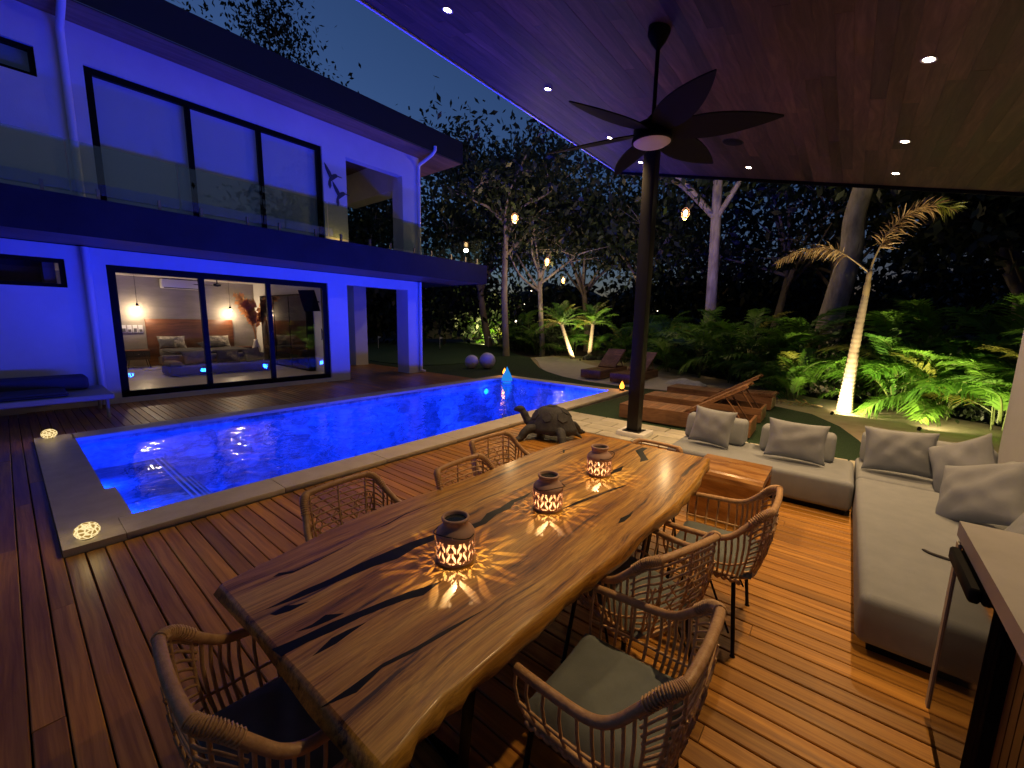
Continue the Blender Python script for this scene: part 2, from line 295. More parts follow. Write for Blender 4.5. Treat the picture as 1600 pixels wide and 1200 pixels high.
# ------------------------------------------------------------------ mesh helpers
class MB:
    def __init__(s): s.v = []; s.f = []; s.sm = []
    def add(s, vs, fs, smooth=False):
        b = len(s.v); s.v += [tuple(p) for p in vs]; s.f += [tuple(i+b for i in f) for f in fs]; s.sm += [smooth]*len(fs); return s
    def box(s, x0, x1, y0, y1, z0, z1):
        return s.add([(x0, y0, z0), (x1, y0, z0), (x1, y1, z0), (x0, y1, z0), (x0, y0, z1), (x1, y0, z1), (x1, y1, z1), (x0, y1, z1)],
                     [(0, 3, 2, 1), (4, 5, 6, 7), (0, 1, 5, 4), (1, 2, 6, 5), (2, 3, 7, 6), (3, 0, 4, 7)])
    def tube(s, pts, r, n=6, cap=True, closed=False):
        pts = [Vector(p) for p in pts]; m = len(pts)
        rs = r if isinstance(r, (list, tuple)) else [r]*m
        ring = []; prev = None
        for i, p in enumerate(pts):
            if closed: tg = pts[(i+1) % m]-pts[i-1]
            else: tg = pts[min(i+1, m-1)]-pts[max(i-1, 0)]
            if tg.length < 1e-9: tg = Vector((0, 0, 1))
            tg.normalize()
            if prev is None: a = Vector((0, 0, 1)) if abs(tg.z) < .9 else Vector((1, 0, 0)); u = tg.cross(a).normalized()
            else: u = (prev-tg*prev.dot(tg)).normalized()
            prev = u; w = tg.cross(u)
            ring.append([p+(u*math.cos(2*math.pi*k/n)+w*math.sin(2*math.pi*k/n))*rs[i] for k in range(n)])
        vs = [q for rg in ring for q in rg]; fs = []
        for i in range(m if closed else m-1):
            j = (i+1) % m
            for k in range(n): fs.append((i*n+k, i*n+(k+1) % n, j*n+(k+1) % n, j*n+k))
        s.add(vs, fs, True)
        if cap and not closed: s.add(ring[0][::-1], [tuple(range(n))]); s.add(ring[-1], [tuple(range(n))])
        return s
    def lathe(s, prof, c=(0, 0, 0), n=24, smooth=True):
        vs = []; fs = []
        for (r, z) in prof:
            for k in range(n): vs.append((c[0]+r*math.cos(2*math.pi*k/n), c[1]+r*math.sin(2*math.pi*k/n), c[2]+z))
        for i in range(len(prof)-1):
            for k in range(n): fs.append((i*n+k, i*n+(k+1) % n, (i+1)*n+(k+1) % n, (i+1)*n+k))
        return s.add(vs, fs, smooth)
    def prism(s, poly, z0, z1):
        n = len(poly)
        a = sum(poly[i][0]*poly[(i+1) % n][1]-poly[(i+1) % n][0]*poly[i][1] for i in range(n))
        if a < 0: poly = poly[::-1]
        vs = [(x, y, z0) for x, y in poly]+[(x, y, z1) for x, y in poly]
        return s.add(vs, [tuple(range(n))[::-1], tuple(range(n, 2*n))]+[(i, (i+1) % n, n+(i+1) % n, n+i) for i in range(n)])
    def sphere(s, c, rx, ry=None, rz=None, n=16, m=10):
        ry = ry or rx; rz = rz or rx
        prof = [(math.sin(math.pi*i/m), -math.cos(math.pi*i/m)) for i in range(m+1)]
        vs = []; fs = []
        for (r, z) in prof:
            for k in range(n): vs.append((c[0]+rx*r*math.cos(2*math.pi*k/n), c[1]+ry*r*math.sin(2*math.pi*k/n), c[2]+rz*z))
        for i in range(m):
            for k in range(n): fs.append((i*n+k, i*n+(k+1) % n, (i+1)*n+(k+1) % n, (i+1)*n+k))
        return s.add(vs, fs, True)
    def rbox(s, x0, x1, y0, y1, z0, z1, r=.03, seg=3, zr=None):
        """box with rounded vertical and top/bottom edges (superellipse rings)"""
        zr = zr or r; rings = []
        def ring(inset, z):
            pts = []
            rr = max(r-inset, .002)
            for cx, cy, a0 in ((x1-r, y1-r, 0), (x0+r, y1-r, 90), (x0+r, y0+r, 180), (x1-r, y0+r, 270)):
                for k in range(seg+1):
                    a = R(a0+90*k/seg); pts.append((cx+rr*math.cos(a), cy+rr*math.sin(a), z))
            return pts
        for k in range(seg+1):
            a = R(90*k/seg); rings.append(ring(r*(1-math.sin(a)) if True else 0, z0+zr*(1-math.cos(a))))
        for k in range(seg+1):
            a = R(90*k/seg); rings.append(ring(r*(1-math.cos(a)), z1-zr+zr*math.sin(a)))
        n = len(rings[0]); vs = [p for rg in rings for p in rg]; fs = []
        for i in range(len(rings)-1):
            for k in range(n): fs.append((i*n+k, i*n+(k+1) % n, (i+1)*n+(k+1) % n, (i+1)*n+k))
        s.add(vs, fs, True); s.add(rings[0][::-1], [tuple(range(n))]); s.add(rings[-1], [tuple(range(n))])
        return s
    def mesh(s, name, mat):
        me = bpy.data.meshes.new(name); me.from_pydata(s.v, [], s.f); me.materials.append(MATS[mat])
        me.polygons.foreach_set('use_smooth', s.sm); me.update(); return me
    def build(s, name, mat, parent=None, world=True):
        return obj(name, s.mesh(name, mat), parent, world)
def obj(name, me, parent=None, world=True):
    o = bpy.data.objects.new(name, me); COL.objects.link(o)
    if parent is not None:
        o.parent = parent
        if world: o.location = -Vector(parent['_w']) if '_w' in parent else (0, 0, 0)
    return o
def tag(o, label=None, cat=None, group=None, kind=None):
    if label: o['label'] = label
    if cat: o['category'] = cat
    if group: o['group'] = group
    if kind: o['kind'] = kind
    return o
def thing(name, label, cat, loc=(0, 0, 0), rz=0, group=None):
    """Empty at a thing's base; parts built with world=True take world coordinates, world=False local ones"""
    o = bpy.data.objects.new(name, None); COL.objects.link(o); o.empty_display_size = .1
    o.location = loc; o.rotation_euler = (0, 0, rz); WL[o.name] = Vector(loc)
    return tag(o, label, cat, group)
WL = {}
def obj(name, me, parent=None, world=True):
    o = bpy.data.objects.new(name, me); COL.objects.link(o)
    if parent is not None:
        o.parent = parent
        if world: o.location = -world_loc(parent)
    return o
def world_loc(p):
    v = Vector((0, 0, 0))
    while p is not None:
        v = v+Vector(p.location); p = p.parent
    return v
def struct(name, mb, mat, label=None): return tag(mb.build(name, mat), label, None, None, 'structure')
def copy_tree(o, parent=None):
    c = o.copy(); COL.objects.link(c); c.parent = parent
    for ch in list(o.children): copy_tree(ch, c)
    return c
def npmesh(name, V, F, mat, smooth=False):
    """V (n,3) F (m,k) numpy"""
    me = bpy.data.meshes.new(name); k = F.shape[1]
    me.vertices.add(len(V)); me.vertices.foreach_set('co', np.ascontiguousarray(V, dtype=np.float32).ravel())
    me.loops.add(F.size); me.loops.foreach_set('vertex_index', np.ascontiguousarray(F, dtype=np.int32).ravel())
    me.polygons.add(len(F)); me.polygons.foreach_set('loop_start', np.arange(0, F.size, k, dtype=np.int32))
    if smooth: me.polygons.foreach_set('use_smooth', np.ones(len(F), dtype=bool))
    me.materials.append(MATS[mat]); me.update(); me.validate(); return me
def light(name, kind, loc, power, color, parent=None, aim=None, **kw):
    ld = bpy.data.lights.new(name, kind); ld.energy = power; ld.color = color
    for k, v in kw.items(): setattr(ld, k, v)
    o = bpy.data.objects.new(name, ld); COL.objects.link(o); 
    if parent is not None: o.parent = parent; o.location = Vector(loc)-world_loc(parent)
    else: o.location = loc
    if aim is not None:
        o.rotation_euler = (Vector(aim)-Vector(loc)).to_track_quat('-Z', 'Y').to_euler()
    return o
WARM = (1, .70, .40)

# ================================================================== GROUND
PX0, PX1, PY0, PY1 = .10, 10.0, 4.22, 8.42          # outer coping
IX0, IX1, IY0, IY1 = .44, 9.62, 4.58, 8.08          # water
def sheet_with_hole(z, ext, hole):
    (a, b, c, d), (e, f, g, h) = ext, hole
    m = MB()
    m.add([(a, c, z), (b, c, z), (b, d, z), (a, d, z), (e, g, z), (f, g, z), (f, h, z), (e, h, z)],
          [(0, 1, 5, 4), (1, 2, 6, 5), (2, 3, 7, 6), (3, 0, 4, 7)])
    return m
struct('ground', sheet_with_hole(-.14, (-300, 300, -300, 300), (PX0+.1, PX1-.1, PY0+.1, PY1-.1)), 'soil')
def poly_sheet(name, poly, z, mat, label=None):
    m = MB(); m.prism(poly, z-.05, z); return struct(name, m, mat, label)
# sand bed that runs along the planting, with the curved turf lying on it
poly_sheet('sand_bed', [(10.06, 9.3), (12.2, 9.1), (16.3, 12.3), (18.6, 12.2), (20, 10.5), (19, 7), (16, 4.5), (14.5, 2.2), (13, .6), (12.6, -1.2), (11.6, -2.6), (9, -3.2), (6.3, -3.0), (6.3, 2.3), (10.06, 2.3)], -.045, 'sand')
def smooth_poly(pts, k=6):
    out = []; n = len(pts)
    for i in range(n):
        p0, p1, p2, p3 = [Vector((*pts[(i+j-1) % n], 0)) for j in range(4)]
        for s in range(k):
            t = s/k
            q = .5*((2*p1)+(p2-p0)*t+(2*p0-5*p1+4*p2-p3)*t*t+(3*p1-p0-3*p2+p3)*t**3); out.append((q.x, q.y))
    return out
lawnA = [(10.04, 4.1), (7.02, 4.18), (7.02, 2.2), (6.9, -.4), (7.6, -.42), (8.4, -.3), (9.35, -.05), (10.3, .42), (10.75, 1.15), (11.0, 2.2), (11.05, 3.2), (11.0, 4.2)]
lawnB = [(10.04, 4.1), (11.0, 4.2), (10.95, 5.1), (11.05, 6.1), (11.45, 7.15), (12.2, 8.3), (13.0, 9.2), (14.7, 10.7), (16.3, 12.1), (17.2, 13.6), (21, 18), (25, 24), (16, 27), (10, 20), (8.9, 15), (8.9, 8.5), (10.04, 8.5)]
poly_sheet('lawn', lawnA, -.012, 'turf')
poly_sheet('lawn', lawnB, -.014, 'turf')
gr = [(10.2, 12.6), (12.2, 12.3), (13.2, 13.4), (14.6, 13.6), (15.6, 15.4), (18, 18), (21, 21.5), (20.5, 25), (16, 25.5), (11.5, 20), (9.6, 15.5)]
poly_sheet('putting_green', smooth_poly(gr, 4), .012, 'green_turf')
# light stone path that sweeps past the loungers
pth = [(11.1, 4.2), (11.0, 5.1), (11.1, 6.1), (11.5, 7.15), (12.25, 8.3), (13.1, 9.2), (15.0, 10.7), (16.6, 12.0), (17.6, 11.6), (17.4, 10.2), (15.8, 8.6), (14.6, 6.8), (13.9, 5.2), (13.4, 4.0), (12.4, 3.2), (11.5, 3.2)]
poly_sheet('path', smooth_poly(pth, 3), -.02, 'path_stone')
# added dark berm that blocks sky glow low behind the wood
hb = MB(); NA = 60; ringz = []
rr = random.Random(4)
for j, (rad, hz) in enumerate(((40, -1), (46, 3.4), (54, 5.0), (80, 6.5))):
    for i in range(NA+1):
        a = R(-45+165*i/NA); k = 1+.25*math.sin(i*1.3+j)+.2*rr.random()
        ringz.append((rad*math.cos(a), rad*math.sin(a), hz*k if hz > 0 else hz))
hb.add(ringz, [(j*(NA+1)+i, j*(NA+1)+i+1, (j+1)*(NA+1)+i+1, (j+1)*(NA+1)+i) for j in range(3) for i in range(NA)], True)
struct('sky_glow_berm', hb, 'soil')

# pavers between deck and turf
pav = struct('paver_strip', MB().box(5.80, 7.0, -1.0, 4.2, -.13, -.04), 'soil')
rp_ = random.Random(9)
y = 4.18; row = 0
pme = {}
for r_ in range(4):
    x0 = 5.82+r_*.295; yy = 4.17-(.22 if r_ % 2 else 0)-.0
    segs = [(4.17, yy)] if r_ % 2 else []
    while yy > -.9: segs.append((yy, yy-.58)); yy -= .59
    for (a, b) in segs:
        L = round(a-b-.008, 3)
        if L < .05: continue
        if L not in pme: pme[L] = MB().rbox(0, .287, 0, L, -.05, 0, .006, 1).mesh('paver', 'paver_stone')
        o = obj('paver', pme[L], pav, False); o.location = Vector((x0, b, -.004+rp_.uniform(-.002, .002)))

# ================================================================== DECKS
def board_mesh(w=.098, t=.025, c=.004):
    prof = [(-w/2, -t), (w/2, -t), (w/2, -c), (w/2-c, 0), (-w/2+c, 0), (-w/2, -c)]
    vs = [(x, 0, z) for x, z in prof]+[(x, 1, z) for x, z in prof]; n = 6
    m = MB().add(vs, [tuple(range(n)), tuple(range(n, 2*n))[::-1]]+[(i, n+i, n+(i+1) % n, (i+1) % n) for i in range(n)])
    return m.mesh('board', 'deck_wood')
BM = board_mesh()
rd = random.Random(21)
deck = struct('pool_deck', MB().box(-3.2, 5.78, -1.4, 4.19, -.13, -.06).box(-3.2, .07, 4.192, 10.9, -.13, -.06), 'under_deck')
def lay(x, y0, y1, parent, brk=None):
    cuts = [y0]; yy = y0
    for b in (brk or []):
        if y0+.3 < b < y1-.3: cuts.append(b)
    cuts.append(y1)
    for a, b in zip(cuts, cuts[1:]):
        o = obj('board', BM, parent, False); o.location = (x+rd.uniform(-.001, .001), a+.0015, rd.uniform(-.0015, .0015)); o.scale = (1, b-a-.003, 1)
x = -3.1; i = 0
while x < 5.74:
    ytop = 4.195 if x > .05 else 10.9
    base = (1.35, 2.55, .35, 1.95)[i % 4]+rd.uniform(-.15, .15)
    lay(x, -1.38, ytop, deck, [base] if x > .05 else [base, base+3.2, base+6.1])
    x += .105; i += 1
hdeck = struct('house_deck', MB().box(.1, 8.95, 8.44, 14.6, -.13, -.06), 'under_deck')
x = .15
while x < 8.95:
    lay(x, 8.435, 10.985 if x < 6.25 else 14.5, hdeck, [11.4])
    x += .105

# ================================================================== POOL
basin = MB()
D = -1.35
basin.add([(IX0, IY0, D), (IX1, IY0, D), (IX1, IY1, D), (IX0, IY1, D), (IX0, IY0, 0), (IX1, IY0, 0), (IX1, IY1, 0), (IX0, IY1, 0)],
          [(0, 1, 2, 3), (0, 4, 5, 1), (1, 5, 6, 2), (2, 6, 7, 3), (3, 7, 4, 0)])
struct('pool_basin', basin, 'pool_stone')
# shallow shelf at the left end with its two light stripes, a bench along the far wall
shelf = MB().box(IX0+.002, 1.35, IY0+.002, IY1-.002, D+.002, -.45).box(1.352, 1.70, IY0+.002, IY1-.002, D+.002, -.85)
ps = struct('pool_steps', shelf, 'pool_stone')
for xs in (1.24, 1.30): MB().box(xs, xs+.022, IY0+.01, IY1-.01, -.452, -.446).build('tile_stripe', 'pool_stripe', ps)
for xs in (1.60, 1.65): MB().box(xs, xs+.02, IY0+.01, IY1-.01, -.852, -.846).build('tile_stripe', 'pool_stripe', ps)
MB().box(4.2, 4.225, IY0+.01, IY1-.01, D, D+.006).build('tile_stripe', 'pool_stripe', ps)
wm = MB(); wm.add([(IX0, IY0, -.055), (IX1, IY0, -.055), (IX1, IY1, -.055), (IX0, IY1, -.055)], [(0, 1, 2, 3)])
struct('water', wm, 'water')
# coping stones
cop = struct('pool_coping', MB().box(PX0+.02, IX0-.002, PY0+.02, PY1-.02, -.12, -.008).box(IX1+.002, PX1-.02, PY0+.02, PY1-.02, -.12, -.008).box(IX0, IX1, PY0+.02, IY0-.002, -.12, -.008).box(IX0, IX1, IY1+.002, PY1-.02, -.12, -.008), 'coping_stone')
rc = random.Random(3)
def stone(x0, x1, y0, y1):
    MB().rbox(x0+.0015, x1-.0015, y0, y1, -.007, .05, .006, 2).build('coping_stone', 'coping_stone', cop)
xs = [IX0]
while xs[-1] < IX1-.6: xs.append(min(xs[-1]+1.18, IX1))
xs[-1] = IX1
for a, b in zip(xs, xs[1:]):
    stone(a, b, PY0, IY0+.025); stone(a, b, IY1-.025, PY1)
# left end is one broad plain slab, stepped at the near inside corner
MB().prism([(PX0, PY0), (IX0-.0015, PY0), (IX0-.0015, IY0+.025), (IX0+.095, IY0+.0255), (IX0+.095, 5.48), (IX0+.022, 5.48), (IX0+.022, PY1), (PX0, PY1)], -.007, .05).build('coping_slab', 'coping_stone', cop)
ys = [PY0, 5.3, 6.4, 7.5, PY1]
for a, b in zip(ys, ys[1:]): MB().rbox(IX1+.0015, PX1, a+.0015, b-.0015, -.007, .05, .006, 2).build('coping_stone', 'coping_stone', cop)

BLUE = (.004, .032, 1)
def pool_lamp(x, y, z, ny, label, power, col=BLUE, nx=0):
    t = thing('pool_lamp', label, 'pool light', (x, y, z), 0, 'underwater pool lights')
    m = MB(); s = ny
    for ra, rb, d0, d1 in ((.11, .085, 0, .02),):
        vs = []; n = 20
        for (r, d) in ((.115, 0), (.115, .018), (.085, .022), (.085, .010)):
            vs += [(x+(nx*d if nx else r*math.cos(2*math.pi*k/n)), y+(r*math.cos(2*math.pi*k/n) if nx else s*d), z+r*math.sin(2*math.pi*k/n)) for k in range(n)]
        m.add(vs, [(i*n+k, i*n+(k+1) % n, (i+1)*n+(k+1) % n, (i+1)*n+k) for i in range(3) for k in range(n)], True)
    m.build('bezel', 'stainless', t)
    g = MB(); g.add([(x+(.012*nx if nx else .084*math.cos(2*math.pi*k/20)), y+(.084*math.cos(2*math.pi*k/20) if nx else s*.012), z+.084*math.sin(2*math.pi*k/20)) for k in range(20)], [tuple(range(20))]); g.build('lens', 'pool_lamp_glow', t)
    light('pool_light', 'POINT', (x+nx*.10, y+s*.10, z), power, col, t, shadow_soft_size=.07)
for i, (x, wd) in enumerate(((2.4, 'first'), (4.3, 'second'), (6.3, 'third'), (8.5, 'fourth'))):
    pool_lamp(x, IY0, -.17, 1, f'{wd} blue underwater light from the left, in the near pool wall', (260, 650, 900, 950)[i])
pool_lamp(IX0, 5.9, -.33, 0, 'added hidden blue light in the left end wall of the pool, nearer one', 75, nx=1)  # both end wall lamps are added out of sight to brighten the pool
pool_lamp(IX0, 7.2, -.33, 0, 'added hidden blue light in the left end wall of the pool, farther one', 75, nx=1)
pool_lamp(8.75, IY1, -.30, -1, 'cyan blue underwater light in the far pool wall by the float lamp', 50)

# ================================================================== HOUSE
FY = 11.0
def wall_open(x0, x1, z0, z1, y0, y1, opens):
    xs = sorted({x0, x1, *[v for o in opens for v in o[:2]]}); zs = sorted({z0, z1, *[v for o in opens for v in o[2:]]})
    m = MB()
    for a, b in zip(xs, xs[1:]):
        for c, d in zip(zs, zs[1:]):
            if any(o[0] <= a and b <= o[1] and o[2] <= c and d <= o[3] for o in opens): continue
            m.add([(a, y0, c), (b, y0, c), (b, y0, d), (a, y0, d)], [(0, 1, 2, 3)]); m.add([(a, y1, c), (b, y1, c), (b, y1, d), (a, y1, d)], [(3, 2, 1, 0)])
    for (a, b, c, d) in opens:
        m.add([(a, y0, c), (b, y0, c), (b, y1, c), (a, y1, c)], [(0, 1, 2, 3)]); m.add([(a, y0, d), (b, y0, d), (b, y1, d), (a, y1, d)], [(3, 2, 1, 0)])
        m.add([(a, y0, c), (a, y1, c), (a, y1, d), (a, y0, d)], [(0, 1, 2, 3)]); m.add([(b, y0, c), (b, y1, c), (b, y1, d), (b, y0, d)], [(3, 2, 1, 0)])
    for a in (x0, x1): m.add([(a, y0, z0), (a, y1, z0), (a, y1, z1), (a, y0, z1)], [(0, 1, 2, 3) if a == x0 else (3, 2, 1, 0)])
    m.add([(x0, y0, z1), (x1, y0, z1), (x1, y1, z1), (x0, y1, z1)], [(0, 1, 2, 3)])
    return m
villa = thing('villa', 'white two storey villa with black framed glass doors beside the pool', 'house', (4, 11, 0))
wl = wall_open(-7, 8.72, -.1, 2.938, FY, FY+.25, [(-1.9, .81, 2.19, 2.69), (1.34, 5.62, .1, 2.66), (6.17, 8.22, -.05, 2.66)]).build('ground_floor_wall', 'white_paint', villa)
wu = wall_open(-7, 8.72, 3.523, 6.70, FY, FY+.25, [(-1.9, .80, 5.63, 6.10), (1.37, 5.63, 3.6, 6.09), (6.28, 8.10, 3.56, 6.02)]).build('upper_floor_wall', 'white_paint', villa)
# deep pier and beams of the open corner porch
MB().box(8.22, 8.72, FY+.252, FY+.60, -.1, 2.937).build('porch_pier', 'white_paint', villa)
MB().box(8.12, 8.72, FY+.252, FY+.55, 3.524, 6.70).build('porch_pier', 'white_paint', villa)
MB().box(8.22, 8.72, 14.2, 14.7, -.1, 2.937).build('porch_pier', 'white_paint', villa)
MB().box(8.22, 8.70, FY+.56, 14.7, 5.75, 6.70).build('porch_beam', 'white_paint', villa)
MB().box(6.0, 6.17, FY+.252, 17.4, -.1, 2.937).build('room_side_wall', 'white_paint', villa)
MB().box(6.0, 6.26, FY+.252, 17.4, 3.524, 6.70).build('room_side_wall', 'white_paint', villa)
MB().box(-7, 10.2, 9.5, FY-.002, 3.10, 3.52).box(-7, 10.2, FY-.002, 15.0, 2.94, 3.518).build('balcony_slab', 'fascia_dark', villa)
MB().box(-7, 10.2, 9.46, 9.498, 2.94, 3.53).build('balcony_fascia', 'fascia_dark', villa)
MB().box(10.202, 10.24, 9.46, 15, 2.94, 3.53).build('balcony_fascia', 'fascia_dark', villa)
MB().box(-7, 10.2, 9.5, FY-.002, 2.955, 3.09).build('balcony_soffit', 'soffit_wood', villa)
# roof
rf = MB().box(-8, 9.86, 10.29, 19.5, 6.74, 7.30).build('roof', 'roof_dark', villa)
MB().box(-8, 9.90, 10.25, 10.289, 6.71, 7.36).build('fascia', 'roof_dark', rf)
MB().box(9.862, 9.90, 10.29, 19.5, 6.71, 7.36).build('fascia', 'roof_dark', rf)
MB().box(-8, 9.86, 10.29, 19.5, 6.702, 6.737).build('soffit', 'soffit_wood', rf)
MB().box(-8, 9.88, 10.243, 10.248, 6.705, 6.718).build('drip_edge', 'stainless', rf)
# downpipes
def pipe(pts, r=.05): return MB().tube(pts, r, 12).build('downpipe', 'pipe_white', villa)
pipe([(8.66, 10.93, .06), (8.66, 10.93, 2.93)]); MB().tube([(8.66, 10.93, .10), (8.69, 10.90, .05), (8.78, 10.86, .035)], .05, 10).build('downpipe_shoe', 'pipe_white', villa)
pipe([(8.66, 10.93, 3.54), (8.66, 10.93, 6.35), (8.66, 10.90, 6.47), (8.69, 10.42, 6.62), (8.71, 10.34, 6.66), (8.71, 10.2, 6.76), (8.71, 10.2, 6.86)])
pipe([(1.08, 10.93, .02), (1.08, 10.93, 2.93)], .055)
pipe([(1.13, 10.93, 3.54), (1.13, 10.93, 6.4), (1.13, 10.88, 6.52), (1.13, 10.36, 6.66), (1.13, 10.2, 6.74), (1.13, 10.2, 7.0)], .055)
for zc in (4.55, 5.9): MB().tube([(8.60, 10.99, zc), (8.60, 10.87, zc), (8.72, 10.87, zc), (8.72, 10.99, zc)], .008, 6).build('pipe_clip', 'pipe_white', villa)
# windows and sliding doors
def win(name, x0, x1, z0, z1, mull, fw, mw, glass, y0=FY+.06):
    m = MB(); d = .09
    m.box(x0, x1, y0, y0+d, z1-fw, z1).box(x0, x1, y0, y0+d, z0, z0+fw*.9).box(x0, x0+fw, y0+.001, y0+d-.001, z0, z1).box(x1-fw, x1, y0+.001, y0+d-.001, z0, z1)
    fr = m.build(name, 'frame_black', villa)
    ed = [x0+fw]+[v for v in mull]+[x1-fw]
    for v in mull: MB().box(v-mw/2, v+mw/2, y0-.004, y0+d-.012, z0+fw*.9, z1-fw).build('mullion', 'frame_black', fr)
    for i, (a, b) in enumerate(zip(ed, ed[1:])):
        a2 = a+(mw/2 if i else 0); b2 = b-(mw/2 if i < len(ed)-2 else 0)
        p = MB(); yy = y0+.03+.012*(i % 2); p.add([(a2, yy, z0+fw*.9), (b2, yy, z0+fw*.9), (b2, yy, z1-fw), (a2, yy, z1-fw)], [(0, 1, 2, 3)]); p.build('pane', glass, fr)
    return fr
win('sliding_door', 1.34, 5.62, .10, 2.66, [2.83, 4.17], .13, .10, 'window_glass')
MB().tube([(5.40, 11.02, 1.15), (5.40, 11.0, 1.2), (5.40, 11.0, 1.4), (5.40, 11.02, 1.45)], .012, 6).build('door_handle', 'frame_black', villa)
w2 = win('sliding_door', 1.37, 5.63, 3.60, 6.09, [2.86, 4.19], .11, .09, 'window_glass')
MB().tube([(5.50, 11.05, 4.55), (5.50, 10.98, 4.57), (5.50, 10.98, 4.75), (5.50, 11.05, 4.77)], .014, 6).build('door_handle', 'frame_black', villa)
win('strip_window', -1.9, .81, 2.19, 2.69, [-.55], .07, .06, 'dark_window_glass')
win('strip_window', -1.9, .80, 5.63, 6.10, [-.55], .07, .06, 'dark_window_glass')
for a, b in ((1.45, 2.84), (2.88, 4.17), (4.21, 5.54)):
    MB().box(a, b, 11.19, 11.20, 3.62, 6.02).build('roller_blind', 'blind', w2)
MB().box(-1.9, .8, 11.19, 11.20, 5.6, 6.12).build('roller_blind', 'blind', villa)
# rooms behind the glass
rm = MB().box(.7, 6.0, FY+.252, 17.3, 0, .1).build('bedroom_floor', 'room_floor', villa)
MB().box(.55, 6.0, 17.302, 17.45, 0, 2.937).build('bedroom_wall', 'room_wall', villa)
MB().box(.55, .70, FY+.252, 17.3, 0, 2.937).build('bedroom_wall', 'room_white', villa)
MB().box(.70, 6.0, FY+.252, 17.3, 2.90, 2.936).build('bedroom_ceiling', 'room_white', villa)
MB().box(-7, .54, 11.6, 11.7, 0, 2.9).build('bathroom_wall', 'bedding_grey', villa)
# plinth strip under the big door
MB().box(1.30, 5.66, FY-.012, FY+.05, -.02, .098).build('door_sill', 'white_paint', villa)

# balcony glass rail
rail = thing('glass_railing', 'frameless glass balcony railing on small steel spigots', 'railing', (4, 9.55, 3.53))
xs = [-3.2+1.36*i for i in range(11)]; xs[-1] = 10.15
for a, b in zip(xs, xs[1:]):
    MB().box(a+.012, b-.012, 9.549, 9.561, 3.60, 4.36).build('pane', 'rail_glass', rail)
    for q in (a+.3, b-.3): MB().box(q-.02, q+.02, 9.53, 9.58, 3.53, 3.70).build('spigot', 'stainless', rail)
for a, b in ((9.6, 11.0), (11.02, 12.4), (12.42, 13.8)):
    MB().box(10.149, 10.161, a+.012, b-.012, 3.60, 4.36).build('pane', 'rail_glass', rail)
    for q in (a+.3, b-.3): MB().box(10.13, 10.18, q-.02, q+.02, 3.53, 3.70).build('spigot', 'stainless', rail)
# warm floor uplight on the balcony
t = thing('balcony_uplight', 'small warm uplight on balcony floor glowing under the hummingbirds', 'light', (5.95, 10.8, 3.525))
MB().lathe([(.0, 0), (.04, 0), (.04, .05), (.03, .055), (.03, .045)], (5.95, 10.8, 3.525), 12).build('housing', 'matt_black', t)
MB().lathe([(.0, .046), (.03, .046)], (5.95, 10.8, 3.525), 12).build('lens', 'bulb_small', t)
light('uplight_beam', 'SPOT', (5.95, 10.82, 3.60), 5, (1, .62, .12), t, (5.95, 11.0, 3.9), spot_size=R(130), spot_blend=.8, shadow_soft_size=.02)
# hummingbird ornaments
def bird(x, z, s, label):
    t = thing('hummingbird_ornament', label, 'wall art', (x, 10.985, z), 0, 'metal hummingbirds on the villa wall')
    def fl(pts, nm, dy):
        n = len(pts); P = [(x+s*a, z+s*b) for a, b in pts]; m = MB()
        m.add([(a, 10.985-dy, b) for a, b in P]+[(a, 10.995-dy*.0, b) for a, b in P], [tuple(range(n)), tuple(range(n, 2*n))[::-1]]+[(i, n+i, n+(i+1) % n, (i+1) % n) for i in range(n)])
        m.build(nm, 'bird_metal', t)
    fl([(-.02, .06), (.06, .11), (.13, .13), (.17, .10), (.16, .05), (.10, .0), (.04, -.05), (-.02, -.10), (-.06, -.16), (-.08, -.10), (-.06, -.02)], 'body', .004)
    fl([(.16, .10), (.30, .075), (.30, .065), (.16, .07)], 'beak', .006)
    fl([(.02, .03), (-.03, .14), (-.12, .26), (-.19, .34), (-.17, .22), (-.12, .10), (-.06, .0)], 'wing', .010)
    fl([(-.03, -.08), (-.02, -.22), (-.06, -.30), (-.10, -.20), (-.09, -.10)], 'tail', .008)
bird(5.86, 5.38, .95, 'upper of two dark metal hummingbirds on white wall')
bird(6.06, 4.98, .95, 'lower of two dark metal hummingbirds on white wall')

